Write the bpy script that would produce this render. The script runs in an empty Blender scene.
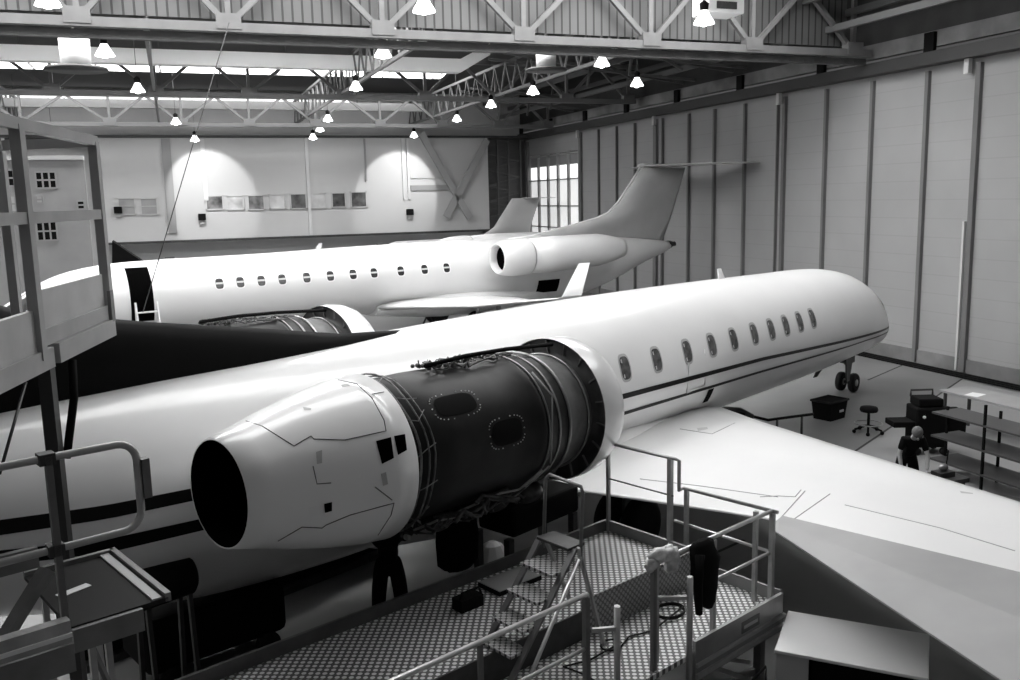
import bpy, bmesh, math, random
from mathutils import Vector, Matrix
from mathutils.bvhtree import BVHTree
random.seed(7)
PI = math.pi
COL = bpy.context.scene.collection
sc = bpy.context.scene

# ------------------------------------------------------------------ camera
F, CX, CY, H = 900.0, 510.0, 340.0, 6.0
dn = Vector((640 - CX, 6000 - CY, F)).normalized()
dx = 171 - CX
d1 = Vector((dx, -(dn.x * dx + dn.z * F) / dn.y, F)).normalized()
AY = d1; AZ = -dn; AX = AY.cross(AZ)
O = Vector((0, 0, H))
def ray(px, py):
    d = Vector((px - CX, py - CY, F)); return Vector((d.dot(AX), d.dot(AY), d.dot(AZ)))
def atz(px, py, z): r = ray(px, py); return O + r * ((z - H) / r.z)
def atx(px, py, x): r = ray(px, py); return O + r * (x / r.x)
def aty(px, py, y): r = ray(px, py); return O + r * (y / r.y)
cam = bpy.data.cameras.new('camera'); camo = bpy.data.objects.new('camera', cam); COL.objects.link(camo)
cam.sensor_width = 36; cam.lens = 36 * F / 1020; cam.clip_start = .05; cam.clip_end = 300
def img2w(v): return Vector((v.dot(AX), v.dot(AY), v.dot(AZ)))
rx = img2w(Vector((1, 0, 0))); uy = img2w(Vector((0, -1, 0))); bz = img2w(Vector((0, 0, -1)))
m = Matrix((rx, uy, bz)).transposed().to_4x4(); m.translation = O
camo.matrix_world = m
sc.camera = camo

# ------------------------------------------------------------------ materials
MATS = {}
def mat(name, g, rough=.5, metal=0., noise=0., nscale=3., spec=.5, bump=0., bscale=30., stretch=None, coat=0.):
    if name in MATS: return MATS[name]
    M = bpy.data.materials.new(name); M.use_nodes = True; nt = M.node_tree
    b = nt.nodes['Principled BSDF']
    b.inputs['Base Color'].default_value = (g, g, g, 1); b.inputs['Roughness'].default_value = rough
    b.inputs['Metallic'].default_value = metal; b.inputs['Specular IOR Level'].default_value = spec
    b.inputs['Coat Weight'].default_value = coat; b.inputs['Coat Roughness'].default_value = .06
    tc = nt.nodes.new('ShaderNodeTexCoord'); mp = nt.nodes.new('ShaderNodeMapping')
    nt.links.new(tc.outputs['Object'], mp.inputs['Vector'])
    if stretch: mp.inputs['Scale'].default_value = stretch
    if noise > 0:
        n = nt.nodes.new('ShaderNodeTexNoise'); n.inputs['Scale'].default_value = nscale; n.inputs['Detail'].default_value = 4
        nt.links.new(mp.outputs[0], n.inputs['Vector'])
        cr = nt.nodes.new('ShaderNodeValToRGB')
        lo = max(0, g * (1 - noise)); hi = min(1, g * (1 + noise))
        cr.color_ramp.elements[0].position = .3; cr.color_ramp.elements[1].position = .7
        cr.color_ramp.elements[0].color = (lo, lo, lo, 1); cr.color_ramp.elements[1].color = (hi, hi, hi, 1)
        nt.links.new(n.outputs['Fac'], cr.inputs['Fac']); nt.links.new(cr.outputs['Color'], b.inputs['Base Color'])
    if bump > 0:
        n2 = nt.nodes.new('ShaderNodeTexNoise'); n2.inputs['Scale'].default_value = bscale
        bp = nt.nodes.new('ShaderNodeBump'); bp.inputs['Strength'].default_value = bump; bp.inputs['Distance'].default_value = .02
        nt.links.new(mp.outputs[0], n2.inputs['Vector']); nt.links.new(n2.outputs['Fac'], bp.inputs['Height'])
        nt.links.new(bp.outputs[0], b.inputs['Normal'])
    MATS[name] = M; return M
def emit(name, s, g=1.):
    if name in MATS: return MATS[name]
    M = bpy.data.materials.new(name); M.use_nodes = True; nt = M.node_tree
    b = nt.nodes['Principled BSDF']; b.inputs['Base Color'].default_value = (.8, .8, .8, 1)
    b.inputs['Emission Color'].default_value = (g, g, g, 1); b.inputs['Emission Strength'].default_value = s
    MATS[name] = M; return M
def mathn(nt, op, a, b=None, c=None):
    n = nt.nodes.new('ShaderNodeMath'); n.operation = op
    for i, v in enumerate((a, b, c)):
        if v is None: continue
        if isinstance(v, (int, float)): n.inputs[i].default_value = v
        else: nt.links.new(v, n.inputs[i])
    return n.outputs[0]
def tread(name, lo, hi, pitch, size, rough=.45, metal=.3, ax='Y'):
    """raised-dot tread plate: dots on a staggered lattice, their glint put into the colour"""
    M = bpy.data.materials.new(name); M.use_nodes = True; nt = M.node_tree; b = nt.nodes['Principled BSDF']
    tc = nt.nodes.new('ShaderNodeTexCoord'); sp = nt.nodes.new('ShaderNodeSeparateXYZ'); nt.links.new(tc.outputs['Object'], sp.inputs[0])
    def cell(offx, offy):
        x = mathn(nt, 'FRACT', mathn(nt, 'MULTIPLY_ADD', sp.outputs['X'], 1 / pitch, offx)); y = mathn(nt, 'FRACT', mathn(nt, 'MULTIPLY_ADD', sp.outputs[ax], 1 / pitch, offy))
        x = mathn(nt, 'SUBTRACT', x, .5); y = mathn(nt, 'SUBTRACT', y, .5)
        return mathn(nt, 'ADD', mathn(nt, 'MULTIPLY', x, x), mathn(nt, 'MULTIPLY', y, y))
    d = mathn(nt, 'MINIMUM', cell(0, 0), cell(.5, .5))
    k = mathn(nt, 'LESS_THAN', d, size * size)
    mx = nt.nodes.new('ShaderNodeMix'); mx.data_type = 'RGBA'
    mx.inputs['A'].default_value = (lo, lo, lo, 1); mx.inputs['B'].default_value = (hi, hi, hi, 1)
    nt.links.new(k, mx.inputs['Factor']); nt.links.new(mx.outputs['Result'], b.inputs['Base Color'])
    b.inputs['Roughness'].default_value = rough; b.inputs['Metallic'].default_value = metal
    bp = nt.nodes.new('ShaderNodeBump'); bp.inputs['Distance'].default_value = .004; nt.links.new(k, bp.inputs['Height']); nt.links.new(bp.outputs[0], b.inputs['Normal'])
    MATS[name] = M; return M
def ribs(name, g, axis, pitch, depth=.3, duty=.5, rough=.5, noise=.1):
    """sheet with narrow grooves darkened in the colour, repeated along one object axis"""
    M = mat(name, g, rough, 0, noise, .6)
    nt = M.node_tree; b = nt.nodes['Principled BSDF']
    tc = nt.nodes.new('ShaderNodeTexCoord'); sp = nt.nodes.new('ShaderNodeSeparateXYZ'); nt.links.new(tc.outputs['Object'], sp.inputs[0])
    fr = mathn(nt, 'FRACT', mathn(nt, 'MULTIPLY', sp.outputs[axis], 1 / pitch))
    k = mathn(nt, 'LESS_THAN', fr, duty)
    src = b.inputs['Base Color'].links[0].from_socket
    mx = nt.nodes.new('ShaderNodeMix'); mx.data_type = 'RGBA'; mx.blend_type = 'MULTIPLY'
    mx.inputs['B'].default_value = (1 - depth, 1 - depth, 1 - depth, 1)
    nt.links.new(k, mx.inputs['Factor']); nt.links.new(src, mx.inputs['A']); nt.links.new(mx.outputs['Result'], b.inputs['Base Color'])
    return M
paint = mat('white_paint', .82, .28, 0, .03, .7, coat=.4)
paint_side = mat('off_white_paint', .74, .3, 0, .05, .6, coat=.3)
greypaint = mat('grey_paint', .42, .4, 0, .08, .8)
flapgrey = mat('flap_shaded', .30, .4, 0, .1, 1.)  # shade of the tilted-down flaps put into an even grey
black = mat('black_gloss', .004, .35, spec=.2)
mblack = mat('matt_black', .006, .8, spec=.1)
rubber = mat('rubber', .012, .7, spec=.2)
hole = mat('opening_shade', .002, .95, spec=0)  # unlit depth of the openings put into the colour
steel = mat('steel', .35, .35, .8, .15, 6)
alu = mat('aluminium', .62, .35, .7, .1, 5)
tubem = mat('galvanised_tube', .42, .4, .4, .12, 9)
tubed = mat('dark_tube', .16, .45, .3, .1, 9)
darkm = mat('dark_metal', .05, .5, .3, .2, 8)
enginem = mat('engine_casing', .007, .5, .1, .6, 4, spec=.35)
fancase = mat('fan_case', .2, .45, .5, .3, 4)
glass = mat('dark_glass', .03, .15, 0, .5, 9)
blind = mat('window_blind', .45, .5)
roofd = mat('roof_dark', .035, .8, 0, .3, .8)
trussm = mat('truss_paint', .3, .5, .0, .12, 2)
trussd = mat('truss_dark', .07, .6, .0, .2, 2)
line = mat('panel_gap', .03, .7)
tapem = mat('tape_white', .8, .6)
shade = emit('lamp_shade_glow', 2.2)
bulb = emit('lamp_bulb', 14)
skym = emit('added_skylight_mid', 6.5)  # emission of the added roof strips that stay out of view
skyl = emit('added_skylight', 12.5)
skyn = emit('added_skylight_dull', .4)
skylv = emit('skylight_glass_far', 7)
pane_l = emit('daylight_pane', .55)
skin = mat('skin', .38, .5); hair = mat('hair_grey', .12, .8); cloth = mat('black_cloth', .006, .9, spec=.1)

# ------------------------------------------------------------------ mesh builder
class MB:
    def __init__(s): s.v = []; s.f = []; s.sm = []
    def add(s, vs, fs, smooth=False):
        o = len(s.v); s.v += [Vector(v) for v in vs]
        for q in fs: s.f.append([i + o for i in q]); s.sm.append(smooth)
        return s
    def hexa(s, p):   # 8 corners: bottom 4 (ccw), top 4
        return s.add(p, [(3, 2, 1, 0), (4, 5, 6, 7), (0, 1, 5, 4), (1, 2, 6, 5), (2, 3, 7, 6), (3, 0, 4, 7)])
    def box(s, x0, x1, y0, y1, z0, z1):
        return s.hexa([(x0, y0, z0), (x1, y0, z0), (x1, y1, z0), (x0, y1, z0), (x0, y0, z1), (x1, y0, z1), (x1, y1, z1), (x0, y1, z1)])
    def bar(s, a, b, w, h=None, up=(0, 0, 1)):
        a = Vector(a); b = Vector(b); h = h or w; d = (b - a).normalized(); u = Vector(up)
        if abs(d.dot(u)) > .98: u = Vector((0, 1, 0))
        r = d.cross(u).normalized() * (w / 2); u = r.cross(d).normalized() * (h / 2)
        return s.hexa([a - r - u, a + r - u, a + r + u, a - r + u, b - r - u, b + r - u, b + r + u, b - r + u])
    def tube(s, pts, r, n=8, cap=True, closed=False):
        pts = [Vector(p) for p in pts]; k = len(pts); rr = r if isinstance(r, (list, tuple)) else [r] * k
        vs = []; up = None
        for i, p in enumerate(pts):
            if closed: d = pts[(i + 1) % k] - pts[i - 1]
            else: d = pts[min(i + 1, k - 1)] - pts[max(i - 1, 0)]
            d.normalize()
            if up is None:
                up = Vector((0, 0, 1)) if abs(d.z) < .9 else Vector((1, 0, 0))
            a = d.cross(up).normalized(); up = a.cross(d).normalized()
            for j in range(n):
                t = 2 * PI * j / n; vs.append(p + (a * math.cos(t) + up * math.sin(t)) * rr[i])
        fs = []
        for i in range(k if closed else k - 1):
            i2 = (i + 1) % k
            for j in range(n): fs.append((i * n + j, i * n + (j + 1) % n, i2 * n + (j + 1) % n, i2 * n + j))
        s.add(vs, fs, True)
        if cap and not closed:
            o = len(s.v) - len(vs)
            s.f.append([o + j for j in range(n)][::-1]); s.sm.append(False)
            s.f.append([o + (k - 1) * n + j for j in range(n)]); s.sm.append(False)
        return s
    def loft(s, rings, cap=True, smooth=True):
        n = len(rings[0]); vs = [p for r in rings for p in r]; fs = []
        for i in range(len(rings) - 1):
            for j in range(n): fs.append((i * n + j, i * n + (j + 1) % n, (i + 1) * n + (j + 1) % n, (i + 1) * n + j))
        o = len(s.v); s.add(vs, fs, smooth)
        if cap:
            s.f.append([o + j for j in range(n)][::-1]); s.sm.append(False)
            s.f.append([o + (len(rings) - 1) * n + j for j in range(n)]); s.sm.append(False)
        return s
    def lathe(s, prof, c, ax, n=40, a0=0, a1=2 * PI):
        """prof: (t along axis, radius); c origin; ax axis dir"""
        ax = Vector(ax).normalized(); c = Vector(c); up = Vector((0, 0, 1)) if abs(ax.z) < .9 else Vector((0, 1, 0))
        r = ax.cross(up).normalized(); up = r.cross(ax).normalized(); full = abs(a1 - a0 - 2 * PI) < 1e-6; m_ = n if full else n + 1
        vs = []; fs = []
        for (t, R) in prof:
            for j in range(m_):
                a = a0 + (a1 - a0) * j / n; vs.append(c + ax * t + (r * math.cos(a) + up * math.sin(a)) * R)
        for i in range(len(prof) - 1):
            for j in range(n):
                k = (j + 1) % m_; fs.append((i * m_ + j, i * m_ + k, (i + 1) * m_ + k, (i + 1) * m_ + j))
        return s.add(vs, fs, True)
    def prism(s, poly, d):   # poly: 3d points, extruded by vector d
        poly = [Vector(p) for p in poly]; n = len(poly); d = Vector(d)
        s.add(poly + [p + d for p in poly], [list(range(n))[::-1], [n + i for i in range(n)]] + [(i, (i + 1) % n, n + (i + 1) % n, n + i) for i in range(n)])
        return s
    def ball(s, c, r, n=10, sc_=(1, 1, 1)):
        c = Vector(c); rings = []
        for i in range(1, n):
            a = PI * i / n
            rings.append([c + Vector((r * sc_[0] * math.sin(a) * math.cos(2 * PI * j / (2 * n)), r * sc_[1] * math.sin(a) * math.sin(2 * PI * j / (2 * n)), -r * sc_[2] * math.cos(a))) for j in range(2 * n)])
        return s.loft(rings)
    def build(s, name, m, parent=None, bevel=0, solid=0):
        me = bpy.data.meshes.new(name); me.from_pydata([tuple(v) for v in s.v], [], s.f); me.update()
        bm = bmesh.new(); bm.from_mesh(me); bmesh.ops.recalc_face_normals(bm, faces=bm.faces); bm.to_mesh(me); bm.free()
        for p, q in zip(me.polygons, s.sm): p.use_smooth = q
        me.materials.append(m); o = bpy.data.objects.new(name, me); COL.objects.link(o)
        if parent: o.parent = parent
        if solid:
            md = o.modifiers.new('solid', 'SOLIDIFY'); md.thickness = solid; md.offset = -1
        if bevel:
            md = o.modifiers.new('bevel', 'BEVEL'); md.width = bevel; md.segments = 2; md.limit_method = 'ANGLE'
        return o
def thing(name, label, cat, loc=(0, 0, 0), rz=0, group=None):
    o = bpy.data.objects.new(name, None); COL.objects.link(o); o.location = loc; o.rotation_euler = (0, 0, rz); o.empty_display_size = .2
    o['label'] = label; o['category'] = cat
    if group: o['group'] = group
    return o
def tag(o, label, cat, group=None):
    o['label'] = label; o['category'] = cat
    if group: o['group'] = group
    return o
def struct(name, mb, m, **k):
    o = mb.build(name, m, **k); o['kind'] = 'structure'; return o
def frange(a, b, s):
    r = []
    while a < b - 1e-6: r.append(a); a += s
    return r

# ------------------------------------------------------------------ hangar shell
XW = 23.66; YB = 60.5; ZC = 13.0
struct('floor', MB().box(-16, 26, -10, 61, -.2, 0), None or (lambda: (mat('floor_paint', .17, .42, 0, .14, .35, coat=.1)))())
fj = MB()
for (p, q_) in (((840, 461.5), (962, 379)), ((868, 380), (912, 361)), ((700, 560), (744, 540))):
    A = atz(*p, 0); B = atz(*q_, 0); fj.bar((A.x, A.y, .002), (B.x, B.y, .002), .06, .004)
struct('trim_1', fj, line)
A = atz(840, 461.5, 0); B = atz(962, 379, 0)
struct('floor_pale_area', MB().hexa([(A.x, A.y, .0), (22.9, -6, 0), (22.9, B.y, 0), (B.x, B.y, 0), (A.x, A.y, .0015), (22.9, -6, .0015), (22.9, B.y, .0015), (B.x, B.y, .0015)]), mat('floor_pale', .26, .45, 0, .1, .5))  # floor area beyond the joint in a paler tone
wallm = mat('door_panel', .26, .55, 0, .05, .5)
wm = ribs('door_cladding', .29, 'Z', .62, .09, .05, .55, .04)
struct('wall_right', MB().box(XW, XW + .3, -10, 51.2, 0, 9.9).box(XW, XW + .3, 59.7, 61, 0, 9.9).box(XW, XW + .3, 51.2, 59.7, 8.75, 9.9), wm)
postm = mat('door_post', .13, .5, 0, .1, 1)
posts = [(50.86, .3), (48.36, .1), (46.06, .1), (43.93, .1), (41.7, .3), (41.0, .12), (38.49, .12), (36.28, .12), (33.92, .12), (31.63, .05), (31.2, .16), (28.7, .12), (26.28, .12), (23.77, .14), (21.74, .18), (19.3, .14), (16.7, .14), (14, .14), (11, .14), (59.6, .2)]
tn = 2
for (y, w) in posts:
    struct('trim_%d' % tn, MB().box(XW - .14, XW - .002, y - w / 2, y + w / 2, .1, 9.75), postm); tn += 1
lp = mat('light_strip_paint', .5, .5)
for y in (50.95, 41.6, 31.4, 22.05):     # pale bracket at the top of every main post
    struct('trim_%d' % tn, MB().box(XW - .3, XW - .15, y - .09, y + .09, 9.45, 9.95), lp); tn += 1
struct('trim_%d' % tn, MB().box(XW - .1, XW - .003, 21.97, 22.05, .1, 4.9), lp); tn += 1
struct('trim_%d' % tn, MB().box(XW - .5, XW + .3, -10, 60.4, 9.9, 10.3), mat('door_header', .035, .6)); tn += 1
struct('trim_%d' % tn, MB().box(XW - .35, XW - .1, -10, 60.4, 10.45, 10.95), mat('header_grey', .17, .5, 0, .4, .8)); tn += 1
struct('trim_%d' % tn, MB().box(XW - .3, XW + .3, -10, 60.4, 10.95, ZC), roofd); tn += 1
for y in frange(18, 60, 5.2):
    struct('trim_%d' % tn, MB().box(XW - .5, XW - .36, y, y + .4, 10.3, 10.9), mblack); tn += 1
# floor guide rail of the doors
gr = MB()
for k in range(3): gr.box(XW - .62 + k * .22, XW - .52 + k * .22, -10, 26.4, 0, .05)
struct('trim_%d' % tn, gr, mblack); tn += 1
struct('baseboard_right', MB().box(XW - .06, XW - .001, -10, 51, 0.03, .5), mat('base_band', .16, .6, 0, .3, 1.))
# glazed bay in the right wall near the far corner
wn = 1
def window(mbp, mbf, pm, fm):
    global wn
    o = struct('window_%d' % wn, mbf, fm); wn += 1
    p = mbp.build('pane', pm, o); return o
for k in range(5):
    y0 = 51.35 + k * 1.66
    f_ = MB()
    for (a, b, c, d) in ((y0, y0 + .12, 0, 8.75), (y0 + 1.5, y0 + 1.62, 0, 8.75)): f_.box(XW + .02, XW + .14, a, b, c, d)
    for z in (0, 3.9, 5.3, 7.0, 8.6): f_.box(XW + .02, XW + .12, y0, y0 + 1.62, z, z + .09)
    p_ = MB().box(XW + .15, XW + .18, y0, y0 + 1.62, .1, 7.0)
    o = window(p_, f_, pane_l, mat('window_bar', .35, .5))
    MB().box(XW + .15, XW + .18, y0, y0 + 1.62, 7.1, 7.95).build('upper_pane', emit('bright_pane', 1.2), o)
    MB().box(XW + .15, XW + .18, y0, y0 + 1.62, 7.95, 8.7).build('top_panel', wallm, o)
# back wall and office block hanging in front of it
struct('wall_back', MB().box(-16, XW, YB, YB + .3, 0, ZC), mat('back_wall', .6, .6, 0, .05, .4))
offm = mat('office_wall', .5, .6, 0, .04, .3)
struct('wall_office', MB().box(-4.2, 20.3, 58.6, 60.45, 3.8, 9.95), offm)
struct('trim_%d' % tn, MB().box(-16, XW - .5, 58.5, 60.4, 9.96, 10.1), darkm); tn += 1
struct('trim_%d' % tn, MB().box(-4.2, 20.3, 58.55, 58.6, 3.72, 3.86), darkm); tn += 1
for (x0, x1, y0, y1, kind) in [(117, 136.5, 198, 215, 1), (139.5, 158.5, 198, 215, 1), (205, 224, 195.5, 210, 2), (226, 244.5, 195.5, 210, 3), (247, 265, 195, 210, 2), (268.5, 286, 194, 209, 4), (289.5, 307, 193.5, 209, 0), (310, 326.5, 193, 208.5, 4), (331, 346, 192.5, 207.5, 0), (350, 367, 191.5, 207.5, 0)]:
    A = aty(x0, y0, 58.6); B = aty(x1, y1, 58.6); f_ = MB()
    for (a, b, c, d) in ((A.x, A.x + .07, B.z, A.z), (B.x - .07, B.x, B.z, A.z), (A.x, B.x, A.z - .07, A.z), (A.x, B.x, B.z, B.z + .07)): f_.box(a, b, 58.5, 58.598, c, d)
    if kind == 1: f_.box(A.x, B.x, 58.5, 58.598, (A.z + B.z) / 2, (A.z + B.z) / 2 + .04)
    pm = [mat('office_glass_dark', .10, .3, 0, .8, 1.5), mat('office_glass_mid', .3, .3, 0, .1, 1), mat('office_glass_lit', .22, .3, 0, .9, 1.2), mat('office_glass_pale', .5, .3, 0, .4, 1.2), mat('office_glass_light', .55, .4, 0, .2, 1.5)][kind]
    window(MB().box(A.x + .07, B.x - .07, 58.55, 58.597, B.z + .07, A.z - .07), f_, pm, lp)
A = aty(410, 177, 58.6); B = aty(453, 190, 58.6)
o = window(MB().box(A.x, B.x, 58.52, 58.597, A.z - .1, A.z + .6), MB().box(A.x, B.x, 58.5, 58.598, B.z, B.z + .35), lp, mat('office_glass_mid', .3))
for (px, w, z0, z1, g) in [(165, .5, 4.3, 9.9, .42), (203.5, .25, 6.2, 9.9, .9), (307, .2, 3.9, 9.9, .9), (403, .15, 6, 9.9, .85), (408, .15, 6, 9.9, .85), (366, .1, 7.2, 9.9, .4)]:
    x = aty(px, 190, 58.5).x
    struct('trim_%d' % tn, MB().box(x, x + w, 58.45, 58.59, z0, z1), mat('pier_%d' % int(g * 100), g * .65, .6)); tn += 1
# floodlight boxes on the office wall
for (px, py, lb) in [(202, 217, 'small black floodlight box on the pale office wall, below the long window row'), (410, 212, 'small black floodlight box on the office wall left of the cross brace'), (118, 210, 'small black floodlight box on the office wall beside the leftmost window')]:
    P = aty(px, py, 58.38)
    t = thing('floodlight', lb, 'light', P, 0, 'floodlight boxes on the office wall')
    MB().box(-.22, .22, -.12, .12, -.2, .2).build('housing', mblack, t, bevel=.02)
    MB().box(-.12, .12, .02, .22, -.42, -.2).build('bracket', greypaint, t)
# cross brace
xb = MB()
for (a, b) in (((421, 133), (470, 218)), ((487, 140), (446, 217))):
    xb.bar(aty(*a, 58.3), aty(*b, 58.3), .45, .12, (0, 1, 0))
tag(xb.build('cross_brace', mat('brace_grey', .34, .5)), 'large grey steel cross brace against the right end of the office wall', 'brace')
# dark lattice column in the corner
lc = MB(); P = aty(512, 200, 60)
for k in range(12):
    z = 3.5 + k * .55
    lc.bar((20.7, 60, z), (23.3, 60, z + .1), .07); lc.bar((20.7 + (k % 2) * 2.4, 59.9, z), (20.7 + ((k + 1) % 2) * 2.4, 59.9, z + .55), .07)
for x in (20.7, 21.5, 22.3, 23.2): lc.bar((x, 60, 0), (x, 60, 10), .13)
tag(lc.build('lattice_column', mat('lattice', .12, .6)), 'tall dark lattice column in the far corner beside the glazed bay', 'column')
struct('trim_%d' % tn, MB().box(20.4, XW, 60.2, 60.45, 0, 10), mat('corner_dark', .12, .7)); tn += 1
# left office wing, stepped forward
lw = mat('wing_wall', .33, .6, 0, .12, .5)
struct('wall_left', MB().box(-15.5, -3.9, 50, 50.3, 0, 8.3), lw)
struct('trim_%d' % tn, MB().box(-15.5, -3.9, 49.8, 50.6, 8.3, 8.5), lp); tn += 1
for (x0, x1, y0, y1, kind) in [(4, 15, 170, 186, 0), (35, 57, 172, 188, 0), (36, 58, 222, 240, 0), (3, 12, 222, 243, 0), (0, 17, 196, 212, 4), (36, 43, 196, 203, 4), (77, 85, 201, 209, 0)]:
    A = aty(x0, y0, 50); B = aty(x1, y1, 50); f_ = MB()
    n = 3 if x1 - x0 > 12 else 1
    for i in range(n + 1): x = A.x + (B.x - A.x) * i / n; f_.box(x - .04, x + .04, 49.93, 49.998, B.z, A.z)
    for z in (A.z, (A.z + B.z) / 2, B.z): f_.box(A.x, B.x, 49.93, 49.998, z - .04, z + .04)
    window(MB().box(A.x, B.x, 49.96, 49.997, B.z, A.z), f_, mblack if kind == 0 else lp, mat('window_bar', .35))
# roof
ceil = MB()
sk = [(-8, -4.5), (2, 5.5), (12, 15.5), (21.5, 25), (29.5, 33.5), (46.8, 53.2)]  # all but the last strip are unseen, added to light the hall
y = -10
for (a, b) in sk:
    ceil.box(-16, 26, y, a, ZC, ZC + .3); y = b
ceil.box(-16, 26, y, 61, ZC, ZC + .3)
for (a, b) in sk: ceil.box(15.5 if b > 40 else 13 if b > 26 else 19, 26, a, b, ZC, ZC + .3)
struct('ceiling', ceil, ribs('roof_deck', .05, 'Y', .35, .4, .4, .8))  # shade between the deck ribs put into the colour
for i, (a, b) in enumerate(sk):
    xe = 15.5 if b > 40 else 13 if b > 26 else 19
    f_ = MB()
    for x in frange(-15, xe, 3.0): f_.box(x - .05, x + .05, a, b, ZC - .02, ZC + .02)
    f_.box(-16, xe, (a + b) / 2 - .04, (a + b) / 2 + .04, ZC - .02, ZC + .02)
    window(MB().box(-16, xe, a, b, ZC + .03, ZC + .08), f_, skyn if b < 8 else skym if b < 20 else skyl if b < 40 else skylv, trussm)
# clerestory band high in the back wall
window(MB().box(-14, 11.5, YB - .06, YB - .02, 12.35, 12.75), MB().box(-14.2, 11.7, YB - .08, YB - .03, 12.75, 12.95).box(-14.2, 11.7, YB - .08, YB - .03, 12.2, 12.34), emit('clerestory_glass', 1.6), trussm)
# corrugated smoke curtain behind the first truss, rib shade put into its colour
struct('trim_%d' % tn, MB().box(-8, 22.4, 26.35, 26.4, 10.9, 12.98), ribs('corrugated_curtain', .095, 'X', .27, .75, .22, .6, .12)); tn += 1

# ------------------------------------------------------------------ roof trusses
def truss(Y, z0, z1, xs, m, lab, ch, w, beam=0):
    t = thing('roof_truss', lab, 'truss', (xs[0], Y, z0), 0, 'roof trusses spanning the hangar')
    X0 = xs[0]
    MB().box(-1, XW - .55 - X0, -ch / 2, ch / 2, -w / 2, w / 2).build('bottom_chord', m, t)
    MB().box(-1, XW - .55 - X0, -ch / 2, ch / 2, z1 - z0 - w / 2, z1 - z0 + w / 2).build('top_chord', m, t)
    if beam:
        b = MB().box(-1, XW - .55 - X0, ch / 2, ch / 2 + .2, -.36, -.14)
        for x in frange(-.8, XW - 1 - X0, .42): b.box(x, x + .2, ch / 2 - .02, ch / 2, -.3, -.22)
        b.build('crane_rail', trussd, t)
    hz = z1 - z0
    for i, x in enumerate(xs):
        x -= X0
        MB().box(x - .32, x + .32, -ch / 2 - .03, ch / 2 + .03, -.05, .35).build('gusset', m, t)
        MB().bar((x, 0, .1), (x, 0, hz), w * .6).build('post', m, t)
        if i < len(xs) - 1:
            xm = (xs[i + 1] - X0 + x) / 2
            MB().bar((x + .1, 0, .15), (xm, 0, hz), w * .62).build('brace', m, t)
            MB().bar((xs[i + 1] - X0 - .1, 0, .15), (xm, 0, hz), w * .62).build('brace', m, t)
    return t
truss(26, 10.62, 12.7, [-6, -1.86, 1.8, 5.95, 10.22, 14.5, 18.3, 22.4], mat('truss_near', .125, .5, 0, .12, 2), 'nearest and thickest roof truss with a crane rail, in front of the ribbed curtain', .26, .24, 1)
truss(43, 10.75, 12.5, [-8.5, -4.3, -.25, 3.65, 7.85, 11.8, 15.4, 19.2, 22.7], mat('truss_mid', .15, .5), 'middle roof truss crossing in front of the bright skylight strip', .22, .22)
truss(54, 10.35, 11.9, [-11, -7, -2.75, .9, 4.5, 8.2, 12, 15.8, 19.5, 22.8], mat('truss_far', .13, .5), 'farthest roof truss just in front of the office wall', .22, .22)
for gx, pos in ((-7.9, 'leftmost'), (-.3, 'second from the left'), (7.8, 'third from the left'), (15.3, 'rightmost, above the third jet fin')):
    t = thing('roof_girder', 'lattice girder running lengthwise under the roof, ' + pos, 'girder', (gx, 27, 10.9), 0, 'lengthwise lattice girders')
    m_ = mat('girder_paint', .15, .5) if gx < 10 else mat('girder_shaded', .12, .5)  # door-side girder darkened, roof shade put into its colour
    MB().box(-.06, .06, 0, 33, -.06, .06).build('lower_rail', m_, t)
    MB().box(-.06, .06, 0, 33, 1.3, 1.42).build('upper_rail', m_, t)
    b = MB()
    for k in range(22): b.bar((0, k * 1.5, 0), (0, k * 1.5 + .75, 1.35), .07); b.bar((0, k * 1.5 + .75, 1.35), (0, k * 1.5 + 1.5, 0), .07)
    b.build('lacing', m_, t)
# secondary beams over the door side, the unlit roof's shade put into their colour
for (y0, x0, z0, x1, z1) in [(30, 14, 12.3, 23, 11.2), (34, 14, 12.2, 23, 11.1), (38, 14, 12.2, 23, 11.1), (47, 16, 12, 23, 11), (50.5, 16, 12, 23, 11)]:
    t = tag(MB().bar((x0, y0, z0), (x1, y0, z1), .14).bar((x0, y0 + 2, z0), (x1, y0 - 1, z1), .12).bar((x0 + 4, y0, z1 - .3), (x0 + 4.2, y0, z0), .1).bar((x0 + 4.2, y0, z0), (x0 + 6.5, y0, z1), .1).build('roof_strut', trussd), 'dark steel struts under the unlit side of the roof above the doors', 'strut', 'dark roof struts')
for k, (x, z) in enumerate([(21.6, 11.3), (22.4, 11.9), (20.6, 12.2)]):
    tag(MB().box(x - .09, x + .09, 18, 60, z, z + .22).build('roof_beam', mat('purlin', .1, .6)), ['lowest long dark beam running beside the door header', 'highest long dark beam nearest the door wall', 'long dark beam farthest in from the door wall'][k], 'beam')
# long pale air duct
t = thing('air_duct', 'long pale square air duct hung under the roof in front of the skylight', 'duct', (-8, 40, 11.85))
MB().box(0, 20.6, -.3, .3, -.3, .28).build('duct_run', mat('duct_pale', .9, .5), t)
MB().hexa([(20.6, -.3, -.3), (22.0, -.3, .5), (22.0, .3, .5), (20.6, .3, -.3), (20.6, -.3, .28), (22.0, -.3, 1.0), (22.0, .3, 1.0), (20.6, .3, .28)]).build('duct_elbow', mat('duct_pale', .6), t)
for x in (3, 8, 13, 18): MB().bar((x, 0, .2), (x, 0, 1.15), .04).build('hanger', trussd, t)
t = thing('air_duct', 'second, farther pale duct low against the back wall', 'duct', (-9, 55.6, 11.6))
MB().box(0, 24, -.25, .25, -.25, .2).build('duct_run', mat('duct_far', .45, .5), t)
for x in (4, 12, 20): MB().bar((x, 0, .2), (x, 0, 1.4), .04).build('hanger', trussd, t)
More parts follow.
